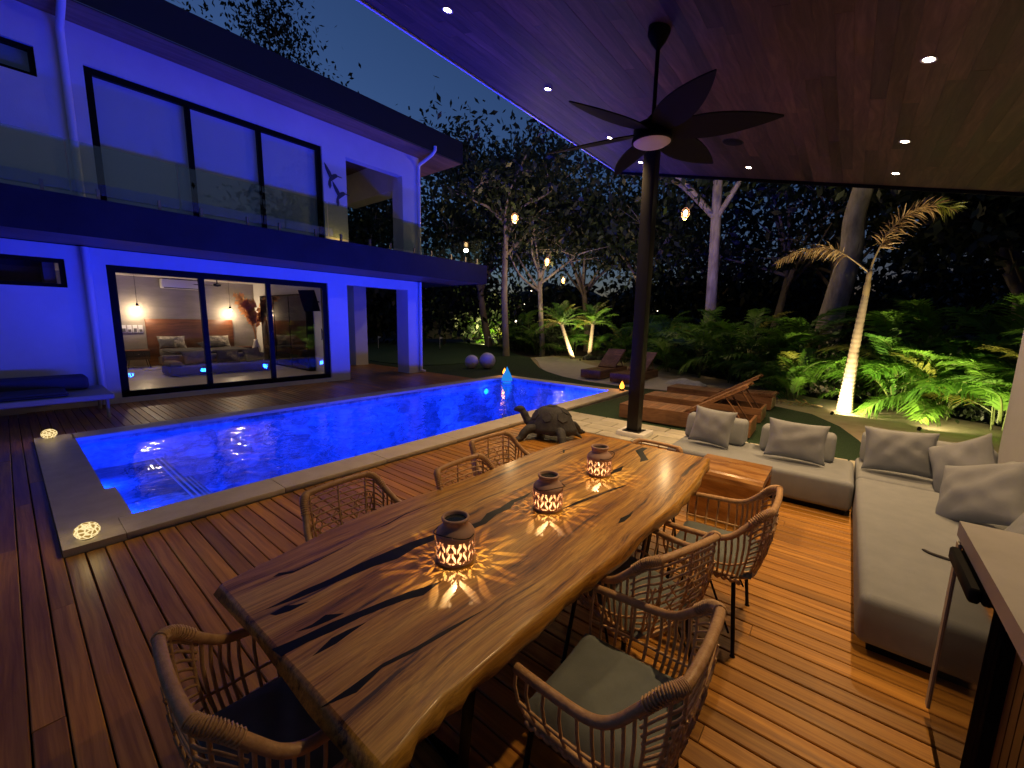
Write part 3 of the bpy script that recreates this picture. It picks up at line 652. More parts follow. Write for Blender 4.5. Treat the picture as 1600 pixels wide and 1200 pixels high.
# ================================================================== BEDROOM FURNITURE
bed = thing('bed', 'low dark bed with tall red brown headboard inside the lit bedroom', 'bed', (4.0, 15.6, .1))
MB().rbox(2.84, 5.22, 17.2, 17.29, .1, 1.60, .01, 1).build('headboard', 'bed_wood', bed)
MB().rbox(3.05, 5.05, 14.9, 17.18, .16, .40, .03, 2).build('bed_base', 'bedding_dark', bed)
MB().rbox(3.08, 5.02, 14.95, 17.16, .402, .66, .07, 3).build('mattress', 'bedding_grey', bed)
MB().rbox(3.03, 5.07, 14.93, 16.5, .60, .70, .05, 3).build('throw', 'bedding_dark', bed)
def pillow_mesh(name, mat, w, h, t, seed, n=18, droop=.05):
    rg = np.random.default_rng(seed); u = np.linspace(-1, 1, n); U, Vv = np.meshgrid(u, u, indexing='ij')
    prof = np.clip((1-U**2)*(1-Vv**2), 0, 1)**.42
    wr = np.zeros_like(U)
    for k in range(7):
        a, b, ph = rg.uniform(2, 9), rg.uniform(2, 9), rg.uniform(0, 6.28); wr += np.sin(a*U*rg.choice([-1, 1])+b*Vv+ph)*rg.uniform(.2, .6)
    edge = (np.abs(U)**4+np.abs(Vv)**4)
    wr2 = np.sin(13*U+3*Vv)*np.cos(9*Vv-2*U)*edge*.5
    X = w/2*U*(1-.09*(1-Vv**2)); Y = h/2*Vv*(1-.09*(1-U**2))
    Zt = t/2*prof*(1+.05*wr+.10*wr2)+.004*wr*prof; Zb = -t/2*prof*(1+.05*np.roll(wr, 3))
    V1 = np.stack([X, Y, Zt], -1).reshape(-1, 3); V2 = np.stack([X, Y, Zb-.003], -1).reshape(-1, 3)
    idx = np.arange(n*n).reshape(n, n)
    q = np.stack([idx[:-1, :-1], idx[1:, :-1], idx[1:, 1:], idx[:-1, 1:]], -1).reshape(-1, 4)
    F = np.concatenate([q, (q+n*n)[:, ::-1]])
    rim = np.concatenate([idx[0, :], idx[1:, -1], idx[-1, -2::-1], idx[-2:0:-1, 0]])
    r2 = np.roll(rim, -1); F = np.concatenate([F, np.stack([rim, r2, r2+n*n, rim+n*n], -1)])
    return npmesh(name, np.concatenate([V1, V2]), F, mat, True)
def pillow(name, label, loc, normal, roll, w, h, t, mat, seed, group=None, cat='pillow'):
    o = obj(name, pillow_mesh(name, mat, w, h, t, seed)); o.location = loc
    z = Vector(normal).normalized(); up = Vector((0, 0, 1)); y = (up-z*up.dot(z)).normalized(); x = y.cross(z)
    o.rotation_euler = (Matrix((x, y, z)).transposed() @ Matrix.Rotation(R(roll), 3, 'Z')).to_euler()
    return tag(o, label, cat, group)
G = 'pillows on the bed'
pillow('bed_pillow', 'patterned pillow at the left of the headboard', (3.4, 16.95, .86), (0, -1, .5), 0, .72, .45, .2, 'bedding_pattern', 1, G)
pillow('bed_pillow', 'patterned pillow at the right of the headboard', (4.65, 16.95, .86), (0, -1, .5), 0, .72, .45, .2, 'bedding_pattern', 2, G)
pillow('bed_pillow', 'plain dark grey pillow between patterned ones on bed', (3.2, 16.62, .84), (0, -1, .6), 0, .42, .36, .16, 'bedding_grey', 3, G)
pillow('bed_pillow', 'long black pillow lying mid bed', (4.3, 16.3, .80), (.1, -.5, 1), 8, .8, .36, .16, 'bedding_dark', 4, G)
sofa_b = thing('bedroom_sofa', 'dark grey low sofa at the foot of the bed', 'sofa', (3.9, 14.2, .1))
MB().rbox(2.66, 5.2, 13.78, 14.75, .12, .36, .05, 3).build('seat', 'bedding_grey', sofa_b)
MB().rbox(2.66, 5.2, 14.45, 14.80, .362, .62, .06, 3).build('backrest', 'bedding_grey', sofa_b)
MB().rbox(2.66, 2.95, 13.80, 14.44, .362, .50, .05, 3).build('armrest', 'bedding_grey', sofa_b)
pillow('sofa_pillow', 'grey cushion on the bedroom sofa left side', (3.35, 14.3, .56), (0, -1, .5), 4, .6, .42, .16, 'bedding_grey', 5, 'cushions on the bedroom sofa')
pillow('sofa_pillow', 'black patterned cushion on the bedroom sofa', (4.15, 14.3, .54), (0, -1, .5), -4, .6, .42, .16, 'bedding_dark', 6, 'cushions on the bedroom sofa')
pillow('sofa_pillow', 'black cushion at the right end of bedroom sofa', (4.8, 14.28, .56), (0, -1, .4), 10, .5, .45, .18, 'bedding_dark', 7, 'cushions on the bedroom sofa')
def nightstand(x, label):
    t = thing('nightstand', label, 'nightstand', (x, 16.95, .1), 0, 'nightstands beside the bed')
    MB().rbox(x-.27, x+.27, 16.72, 17.2, .36, .62, .01, 1).build('cabinet', 'bedding_dark', t)
    MB().box(x-.28, x+.28, 16.71, 17.2, .622, .645).build('top', 'bed_wood', t)
    MB().box(x-.02, x+.02, 16.705, 16.72, .52, .535).build('drawer_pull', 'stainless', t)
    for sx in (-1, 1):
        for sy in (16.78, 17.14): MB().tube([(x+sx*.22, sy, .36), (x+sx*.26, sy, .1)], .012, 6).build('leg', 'black_metal', t)
nightstand(2.52, 'dark nightstand left of the bed below pendant lamp'); nightstand(5.50, 'dark nightstand right of the bed below pendant lamp')
def bedlamp(x, label):
    t = thing('pendant_lamp', label, 'lamp', (x, 17.0, 1.9), 0, 'pendant lamps beside the bed')
    MB().tube([(x, 17.0, 2.9), (x, 17.0, 2.05)], .006, 5).build('cord', 'cord', t)
    MB().lathe([(.012, .15), (.03, .13), (.035, .06), (.03, .05)], (x, 17.0, 1.92), 12).build('socket', 'matt_black', t)
    MB().sphere((x, 17.0, 1.945), .038).build('bulb', 'bedlamp_glow', t)
    light('lamp_light', 'POINT', (x, 17.05, 1.80), 36, (1, .72, .42), t, shadow_soft_size=.03)
bedlamp(2.66, 'lit pendant bulb hanging left of the headboard'); bedlamp(5.12, 'lit pendant bulb hanging right of the headboard')
ac = thing('air_conditioner', 'white split air conditioner high on the bedroom wall', 'air conditioner', (3.85, 17.2, 2.6))
MB().rbox(3.30, 4.42, 17.06, 17.30, 2.58, 2.87, .03, 2).build('body', 'white_plastic', ac)
MB().box(3.36, 4.36, 17.045, 17.06, 2.585, 2.61).build('louvre', 'matt_black', ac)
for i in range(4):
    p = thing('picture_frame', f'{("first","second","third","fourth")[i]} small picture from the left beside the headboard', 'picture', (2.33+i*.13, 17.28, 1.28), 0, 'small pictures on the bedroom wall')
    MB().box(2.28+i*.13, 2.385+i*.13, 17.275, 17.30, 1.17, 1.40).build('frame', 'white_plastic', p)
    MB().box(2.295+i*.13, 2.37+i*.13, 17.27, 17.274, 1.185, 1.27 if i % 2 else 1.30).build('print', 'bedding_grey', p)
vs = thing('dried_plant', 'tall vase of orange brown dried palm leaves behind the bed', 'plant', (5.72, 16.6, .1))
MB().lathe([(.0, 0), (.10, 0), (.14, .25), (.12, .55), (.06, .75), (.07, .82), (.055, .80)], (5.72, 16.6, .1), 16).build('vase', 'room_white', vs)
rv = random.Random(5)
for k in range(11):
    a = rv.uniform(2.4, 4.6) if k < 8 else rv.uniform(-.6, 1.2); L = rv.uniform(1.15, 1.8); lean = rv.uniform(.18, .6)
    pts = [Vector((5.72+math.cos(a)*lean*L*s*s, 16.6+math.sin(a)*lean*L*s*s*.5, .85+L*s)) for s in (0, .25, .5, .75, 1)]
    m = MB(); m.tube(pts, [.006, .006, .005, .004, .002], 4)
    for j in range(9):
        s = .45+.55*j/9; q = Vector((5.72+math.cos(a)*lean*L*s*s, 16.6+math.sin(a)*lean*L*s*s*.5, .85+L*s))
        w = .16*(1-abs(s-.7)*1.6); d = Vector((rv.uniform(-1, 1), rv.uniform(-.5, .5), -.3)).normalized()*w
        m.add([q, q+d+Vector((0, 0, .05)), q+d*.6+Vector((0, 0, .16)), q+Vector((0, 0, .1))], [(0, 1, 2, 3)]); m.add([q, q-d+Vector((0, 0, -.03)), q-d*.6+Vector((0, 0, .14)), q+Vector((0, 0, .1))], [(0, 1, 2, 3)])
    m.build('leaf', 'pampas', vs)
wd = thing('wardrobe', 'dark glass fronted wardrobe along the right bedroom wall', 'wardrobe', (5.9, 14.5, .1))
MB().box(5.80, 5.99, 12.7, 16.2, .11, 2.45).build('carcass', 'matt_black', wd)
for a, b in ((12.74, 13.85), (13.9, 15.0), (15.05, 16.16)):
    MB().box(5.785, 5.798, a, b, .16, 2.40).build('glass_door', 'black_glass', wd)
tv = thing('television', 'black television on a wall arm by the right glass door', 'television', (5.55, 12.5, 1.5))
m = MB(); m.add([(5.02, 12.66, 2.32), (5.36, 12.42, 2.34), (5.54, 12.50, 1.76), (5.20, 12.74, 1.74), (5.06, 12.72, 2.32), (5.40, 12.48, 2.34), (5.58, 12.56, 1.76), (5.24, 12.80, 1.74)], [(0, 1, 2, 3), (7, 6, 5, 4), (0, 4, 5, 1), (1, 5, 6, 2), (2, 6, 7, 3), (3, 7, 4, 0)]); m.v = [(a+.28, b-.6, c+.17) for a, b, c in m.v]; m.build('screen', 'matt_black', tv)
MB().tube([(5.68, 12.0, 2.2), (5.85, 12.1, 2.2), (5.99, 12.3, 2.2)], .02, 6).build('arm', 'matt_black', tv)
rug = tag(MB().rbox(2.5, 3.0, 15.9, 16.6, .1, .112, .005, 1).build('rug', 'bedding_pattern'), 'small pale rug on the bedroom floor by the nightstand', 'rug')
t = thing('bedroom_fan', 'small dark ceiling fan inside the bedroom', 'ceiling fan', (4.0, 14.2, 2.6))
MB().tube([(4.0, 14.2, 2.9), (4.0, 14.2, 2.62)], .015, 6).lathe([(.0, .08), (.09, .06), (.09, 0), (.0, -.02)], (4.0, 14.2, 2.58), 14).build('motor', 'matt_black', t)
for k in range(3):
    a = R(20+120*k); m = MB(); d = Vector((math.cos(a), math.sin(a), 0)); e = Vector((-d.y, d.x, .1)); c = Vector((4.0, 14.2, 2.6))
    m.add([c+d*.08-e*.03, c+d*.6-e*.07, c+d*.6+e*.07, c+d*.08+e*.03], [(0, 1, 2, 3)]); m.build('blade', 'matt_black', t)
for i, (x, y) in enumerate(((2.4, 12.6), (4.9, 12.9), (3.2, 15.2))):  # ceiling lamps added to lift the general room brightness
    t = thing('bedroom_fill_light', ('left', 'right', 'rear')[i]+' added fill downlight in the bedroom ceiling', 'downlight', (x, y, 2.9), 0, 'added bedroom fill lights')
    MB().lathe([(.05, -.004), (.05, 0), (.035, -.005)], (x, y, 2.9), 14).build('trim', 'white_plastic', t)
    MB().lathe([(.0, -.002), (.034, -.002)], (x, y, 2.9), 14).build('lens', 'bulb_small', t)
    light('downlight_beam', 'SPOT', (x, y, 2.88), 26, (1, .74, .5), t, (x, y, 0), spot_size=R(120), spot_blend=.7, shadow_soft_size=.03)

# ================================================================== PAVILION
SL = .243
def zc(y): return 3.75+SL*y
ANG = math.atan(SL)
CX0, CX1, CY0, CY1 = -3.2, 8.0, -2.9, 3.94
pvl = thing('pavilion_roof', 'sloping timber lined pavilion ceiling above the dining deck', 'roof', (3, 1, 4))
m = MB()
m.add([(x, y, zc(y)+dz) for dz in (.035, .26) for (x, y) in ((CX0, CY0), (CX1, CY0), (CX1, CY1), (CX0, CY1))], [(0, 3, 2, 1), (4, 5, 6, 7), (0, 1, 5, 4), (1, 2, 6, 5), (2, 3, 7, 6), (3, 0, 4, 7)])
m.build('roof_slab', 'roof_dark', pvl)
def strip(x0, x1, y0, y1, d0, d1, nm, mat):
    m = MB(); m.add([(x, y, zc(y)+dz) for dz in (d0, d1) for (x, y) in ((x0, y0), (x1, y0), (x1, y1), (x0, y1))], [(0, 3, 2, 1), (4, 5, 6, 7), (0, 1, 5, 4), (1, 2, 6, 5), (2, 3, 7, 6), (3, 0, 4, 7)]); m.build(nm, mat, pvl)
strip(CX0, 6.35, CY1+.001, CY1+.035, .012, .26, 'edge_trim', 'pipe_white')
strip(6.40, CX1+.02, CY1+.001, CY1+.03, .012, .26, 'edge_trim', 'pipe_white')
strip(CX1+.001, CX1+.03, CY0, CY1, -.03, .26, 'edge_trim', 'matt_black')
PW = .118
pm = MB()
w = PW-.0004
pm.add([(0, 0, 0), (1, 0, 0), (1, w, 0), (0, w, 0), (0, .0004, -.014), (1, .0004, -.014), (1, w-.0004, -.014), (0, w-.0004, -.014)], [(0, 1, 2, 3), (4, 7, 6, 5), (0, 4, 5, 1), (1, 5, 6, 2), (2, 6, 7, 3), (3, 7, 4, 0)])
PM = pm.mesh('ceiling_plank', 'ceiling_wood')
rk = random.Random(77); y = CY0+.01; row = 0
while y < CY1-.10:
    x = CX0+.005; cuts = [x]
    nx = rk.uniform(2.6, 4.4)
    while cuts[-1]+nx < CX1-.5: cuts.append(cuts[-1]+nx); nx = rk.uniform(1.1, 2.7)
    if y < -1.5: cuts = [x]
    cuts.append(CX1)
    for a, b in zip(cuts, cuts[1:]):
        o = obj('ceiling_plank', PM, pvl, False); o.location = Vector((a, y, zc(y)+.03+rk.uniform(-.0008, .0008)))-Vector((3, 1, 4)); o.rotation_euler = (ANG, 0, 0); o.scale = (b-a-.002, 1, 1)
    y += PW*math.cos(ANG); row += 1
CZ = .016      # ceiling face above the zc() datum
# steel post on its white footing
po = thing('steel_post', 'black square steel post carrying the pavilion roof', 'post', (6.2, 2.5, 0))
MB().rbox(6.11, 6.29, 2.41, 2.59, .07, zc(2.5)+.0, .008, 2).build('shaft', 'black_metal', po)
MB().rbox(6.0, 6.42, 2.26, 2.72, -.05, .062, .01, 1).build('footing', 'white_paint', po)
MB().box(6.06, 6.34, 2.36, 2.64, .063, .072).build('base_plate', 'black_metal', po)
# right hand wall
wr = thing('side_wall', 'plain side wall behind the outdoor sofa, shade painted as grey', 'wall', (3, -1.53, 0))
wm_ = MB(); a, b = -1.62, -1.46
wm_.add([(-3.2, a, -.1), (7.0, a, -.1), (7.0, b, -.1), (-3.2, b, -.1), (-3.2, a, zc(a)), (7.0, a, zc(a)), (7.0, b, zc(b)), (-3.2, b, zc(b))], [(0, 3, 2, 1), (4, 5, 6, 7), (0, 1, 5, 4), (1, 2, 6, 5), (2, 3, 7, 6), (3, 0, 4, 7)])
wm_.build('wall_face', 'shaded_wall_paint', wr)
wr.name = 'side_wall'
# downlights
DL = [(2.85, 3.15, 'warm downlight at the top of the photo, nearest in the poolside row'), (4.46, 3.15, 'second warm downlight from the top in the poolside row'),
      (6.12, 3.15, 'warm downlight seen behind the fan blade in the poolside row'), (7.32, 3.15, 'last warm downlight of the poolside row beside the post'),
      (7.38, 1.46, 'single warm downlight right of the post near the far ceiling edge'),
      (4.50, -.23, 'brightest warm downlight at upper right, nearest in the right row'), (6.23, -.23, 'middle warm downlight of the three in the right row'), (7.40, -.23, 'last warm downlight of the right row by the ceiling edge'),
      (2.75, -.23, 'added warm downlight of the right row just above the top of the photo')]  # last lamp is added out of view to brighten the near table
DPOW = [80, 310, 240, 120, 260, 150, 380, 110, 225]
for (x, y, lb), pw in zip(DL, DPOW):
    z = zc(y)+CZ
    t = thing('ceiling_downlight', lb, 'downlight', (x, y, z), 0, 'recessed downlights in the pavilion ceiling')
    r = MB().lathe([(.030, .004), (.048, -.001), (.052, -.006), (.046, -.009), (.036, -.004)], (0, 0, 0), 18).build('trim_ring', 'white_plastic', t, False); r.rotation_euler = (ANG, 0, 0)
    g = MB().lathe([(.0, -.004), (.034, -.004)], (0, 0, 0), 16).build('lens', 'downlight_glow', t, False); g.rotation_euler = (ANG, 0, 0)
    light('downlight_beam', 'SPOT', (x, y, z-.03), pw, (1, .62, .27), t, (x, y, 0), spot_size=R(112), spot_blend=1.0, shadow_soft_size=.035)
t = thing('ceiling_speaker', 'round dark flush speaker in the pavilion ceiling', 'speaker', (6.28, 1.46, zc(1.46)+CZ))
r = MB().lathe([(.0, -.008), (.11, -.006), (.12, -.004), (.125, 0)], (0, 0, 0), 24).build('grille', 'matt_black', t, False); r.rotation_euler = (ANG, 0, 0)
r = MB().lathe([(.12, -.004), (.128, -.008), (.135, 0)], (0, 0, 0), 24).build('rim', 'black_metal', t, False); r.rotation_euler = (ANG, 0, 0)
# ceiling fan
fx, fy = 3.62, 1.47; fz = 3.28; ft = zc(fy)+CZ
fan = thing('ceiling_fan', 'black six blade ceiling fan with round unlit white lamp', 'ceiling fan', (fx, fy, fz))
MB().lathe([(.0, .02), (.085, .015), (.09, -.04), (.06, -.10), (.022, -.15), (.018, -.16)], (fx, fy, ft), 20).build('ceiling_canopy', 'matt_black', fan)
MB().tube([(fx, fy, ft-.10), (fx, fy, fz+.15)], .017, 10).build('downrod', 'matt_black', fan)
MB().lathe([(.02, .20), (.05, .17), (.06, .14), (.13, .12), (.155, .08), (.155, .02), (.165, .0), (.165, -.02), (.155, -.025)], (fx, fy, fz), 28).build('motor', 'matt_black', fan)
MB().lathe([(.0, -.045), (.08, -.042), (.13, -.034), (.152, -.02)], (fx, fy, fz), 28).build('lamp_disc', 'white_plastic', fan)
bl = MB(); n = 14; up = []; lo = []  # blade outline
for i in range(n+1):
    s = i/n; L = .14+.80*s; w = .125*math.sin(math.pi*min(1, .08+.92*s)**.75)**.8 if s < 1 else 0.004
    w = max(w, .022 if s < .5 else .004); tw = -.30
    z = .02-.03*s
    up.append((L, w, z+w*tw)); lo.append((L, -w, z-w*tw))
vs = up+lo+[(a, b, c-.010) for a, b, c in up]+[(a, b, c-.010) for a, b, c in lo]; k = n+1
fs = []
for i in range(n): fs += [(i, k+i, k+i+1, i+1), (2*k+i, 2*k+i+1, 3*k+i+1, 3*k+i), (i, i+1, 2*k+i+1, 2*k+i), (k+i, 3*k+i, 3*k+i+1, k+i+1)]
fs += [(0, 2*k, 3*k, k), (n, k+n, 3*k+n, 2*k+n)]
bl.add(vs, fs); BLM = bl.mesh('blade', 'matt_black')
for j in range(6):
    o = obj('blade', BLM, fan, False); o.location = (0, 0, .04); o.rotation_euler = (0, 0, R(44+60*j))

# ================================================================== DINING TABLE
outL = [(.41, 1.735), (.58, 1.765), (.77, 1.80), (1.0, 1.84), (1.2, 1.85), (1.45, 1.82), (1.73, 1.795), (2.0, 1.79), (2.3, 1.80), (2.64, 1.80), (2.95, 1.755), (3.24, 1.69)]
outR = [(3.29, .715), (3.1, .70), (2.9, .672), (2.6, .655), (2.32, .65), (2.0, .665), (1.7, .68), (1.45, .70), (1.29, .71), (1.1, .722), (.95, .728), (.79, .722), (.65, .735), (.55, .722), (.43, .70)]
def dens(pts, seed):
    rg = random.Random(seed); out = []
    for (a, b) in zip(pts, pts[1:]):
        for k in range(3):
            t = k/3; out.append((a[0]+(b[0]-a[0])*t, a[1]+(b[1]-a[1])*t+rg.uniform(-.004, .004)))
    return out+[pts[-1]]
oL = dens(outL, 1); oR = dens(outR, 2)
outl = oL+[(3.255, 1.4), (3.27, 1.1)]+oR+[(.425, 1.0), (.415, 1.4)]
cx, cyy = 1.85, 1.23
def inset(p, d):
    x, y = p; q = Vector((cx-x, (cyy-y)*2.2)); 
    dx = d if x < .5 else (-d if x > 3.2 else 0); dy = -d if y > cyy+.3 else (d if y < cyy-.3 else 0)
    return (x+dx, y+dy)
tbl = thing('dining_table', 'long live edge wooden slab dining table with black resin cracks', 'table', (1.85, 1.23, 0))
m = MB(); rings = []
rg = random.Random(8)
und = [rg.uniform(-.012, .012) for _ in outl]
for d, z in ((.010, .750), (.002, .746), (-.004, .735), (-.010, .71), (.004, .676), (.02, .664)):
    rings.append([(*inset(p, d+(und[i] if z < .72 else 0)), z) for i, p in enumerate(outl)])
n = len(outl); vs = [p for r in rings for p in r]
m.add(vs, [(i*n+k, (i+1)*n+k, (i+1)*n+(k+1) % n, i*n+(k+1) % n) for i in range(len(rings)-1) for k in range(n)], True)
m.add(rings[0], [tuple(range(n))[::-1]]); m.add(rings[-1], [tuple(range(n))])
m.build('slab_top', 'table_wood', tbl)
cracks = [[(.413, 1.255), (.42, 1.205), (.50, 1.20), (.57, 1.185), (.66, 1.175), (.74, 1.155), (.81, 1.135), (.87, 1.105), (.97, 1.118), (.90, 1.14), (.85, 1.16), (.76, 1.185), (.67, 1.205), (.59, 1.225), (.48, 1.24)],
          [(.47, 1.42), (.52, 1.425), (.55, 1.40), (.585, 1.385), (.52, 1.385), (.48, 1.40)], [(.48, 1.135), (.55, 1.16), (.60, 1.155), (.66, 1.14), (.60, 1.135), (.55, 1.128)],
          [(.49, 1.272), (.54, 1.265), (.59, 1.275), (.635, 1.235), (.58, 1.24), (.53, 1.252)],
          [(.47, 1.455), (.60, 1.462), (.70, 1.452), (.82, 1.46), (.93, 1.452), (1.06, 1.44), (1.18, 1.41), (1.15, 1.37), (1.05, 1.385), (.95, 1.372), (.85, 1.40), (.74, 1.412), (.57, 1.43)],
          [(1.30, 1.315), (1.36, 1.345), (1.42, 1.338), (1.50, 1.37), (1.60, 1.362), (1.71, 1.375), (1.80, 1.36), (1.90, 1.363), (1.80, 1.34), (1.70, 1.345), (1.63, 1.315), (1.53, 1.325), (1.42, 1.30)],
          [(.418, .955), (.50, .925), (.59, .942), (.70, .915), (.80, .90), (.97, .882), (.82, .913), (.70, .93), (.60, .954), (.50, .953)],
          [(1.80, 1.10), (1.93, 1.09), (2.05, 1.065), (2.15, 1.04), (2.25, 1.02), (2.37, .975), (2.30, .985), (2.18, 1.015), (2.07, 1.035), (1.92, 1.07)],
          [(2.84, 1.085), (2.92, 1.11), (3.0, 1.165), (3.08, 1.22), (3.2, 1.21), (3.22, 1.17), (3.1, 1.165), (3.02, 1.115), (2.93, 1.055)], [(2.44, 1.14), (2.55, 1.155), (2.68, 1.14), (2.58, 1.11)],
          [(1.86, .80), (1.92, .815), (1.99, .80), (2.05, .80), (1.98, .785), (1.9, .785)], [(1.0, 1.66), (1.1, 1.655), (1.22, 1.68), (1.36, 1.675), (1.22, 1.687), (1.1, 1.665)],
          [(.56, 1.63), (.62, 1.60), (.72, 1.605), (.84, 1.62), (.72, 1.612), (.63, 1.61), (.585, 1.64)],
          [(2.55, 1.63), (2.64, 1.62), (2.70, 1.66), (2.76, 1.615), (2.71, 1.645), (2.65, 1.61)]]
for c in cracks: MB().prism(c, .7485, .7506).build('resin_inlay', 'table_resin', tbl)
for xx in (.95, 2.75):
    g = MB(); g.tube([(xx, .92, .652), (xx, .98, .02), (xx, 1.50, .02), (xx, 1.56, .652)], .032, 4); g.build('leg', 'black_metal', tbl)
    MB().box(xx-.06, xx+.06, .88, 1.60, .650, .6635).build('leg_plate', 'black_metal', tbl)

# ================================================================== LANTERNS
def lantern_mesh():
    nu, nv = 288, 72; r0, H0 = .082, .112; P = 11
    U = np.arange(nu)/nu; V = np.arange(nv)/nv
    solid = np.ones((nu, nv), bool)
    for i in range(nu):
        cu = (U[i]*P) % 1.0; a = abs(cu-.5)*2          # 0 column centre .. 1 column edge
        for j in range(nv):
            v = V[j]
            if v < .05 or v > .86: continue
            w = v*2.6
            ph = (w-a*.95) % 1.0                        # chevron slots rising to the column edges
            hole = .13 < a < .88 and .10 < ph < .60
            if .62 < ph < .98 and .40 < a < .62: hole = (ph-.8)**2/.02+(a-.51)**2/.008 < 1
            if hole: solid[i, j] = False
    vid = {}; vs = []; fs = []
    def vert(i, j, k):
        key = (i % nu, j, k)
        if key not in vid:
            v = j/nv; r = r0*(.93+.07*min(1, v*6))*(1-.05*max(0, v-.8)*5*.4)-.003*k; a = 2*math.pi*i/nu
            vid[key] = len(vs); vs.append((r*math.cos(a), r*math.sin(a), .012+H0*v))
        return vid[key]
    for i in range(nu):
        for j in range(nv):
            if not solid[i, j]: continue
            fs.append((vert(i, j, 0), vert(i+1, j, 0), vert(i+1, j+1, 0), vert(i, j+1, 0)))
            fs.append((vert(i, j, 1), vert(i, j+1, 1), vert(i+1, j+1, 1), vert(i+1, j, 1)))
            for (di, dj, e) in ((1, 0, ((1, 0), (1, 1))), (-1, 0, ((0, 1), (0, 0))), (0, 1, ((1, 1), (0, 1))), (0, -1, ((0, 0), (1, 0)))):
                ii, jj = (i+di) % nu, j+dj
                if 0 <= jj < nv and not solid[ii, jj]:
                    (a, b), (c, d) = e; fs.append((vert(i+a, j+b, 0), vert(i+a, j+b, 1), vert(i+c, j+d, 1), vert(i+c, j+d, 0)))
    me = bpy.data.meshes.new('perforated_body'); me.from_pydata(vs, [], fs); me.materials.append(MATS['terracotta']); me.update(); return me
LB = lantern_mesh()
LN = MB().lathe([(.0805, .123), (.079, .130), (.072, .140), (.060, .150), (.0525, .157), (.0525, .176), (.0575, .181), (.0585, .188), (.0565, .192), (.050, .193), (.047, .188), (.047, .172)], (0, 0, 0), 36).mesh('neck', 'terracotta')
LS = MB().lathe([(.0, .178), (.0475, .178)], (0, 0, 0), 28).mesh('solar_panel', 'solar_cell')
LBs = MB().lathe([(.0, .002), (.070, .002), (.078, .005), (.0785, .013), (.072, .014), (.0, .013)], (0, 0, 0), 36).mesh('base_disc', 'terracotta')
hp = [(.084*math.cos(a)-.012, .084*math.sin(a)*1.0, .138+.012*math.cos(2*a)) for a in [R(70+k*12.5) for k in range(18)]]
LH = MB().tube(hp, .0022, 5).mesh('wire_handle', 'black_metal')
for (x, y, rz, lb) in ((1.11, 1.19, .3, 'terracotta lantern nearest the camera on the dining table'), (1.77, 1.17, 1.2, 'middle terracotta lantern of the row on the dining table'), (2.42, 1.20, 2.3, 'farthest terracotta lantern on the dining table')):
    t = thing('table_lantern', lb, 'lantern', (x, y, .7495), rz, 'glowing pierced lanterns on the dining table')
    for me in (LB, LN, LS, LBs, LH): obj(me.name, me, t, False)
    o = MB().tube([(0, 0, .06), (0, 0, .092)], [.006, .005], 8).build('bulb', 'lantern_bulb', t, False)
    l = light('lantern_light', 'POINT', (x, y, .86), 4.2, (1, .66, .30), t, shadow_soft_size=.002)
    l.location = (0, 0, .146)

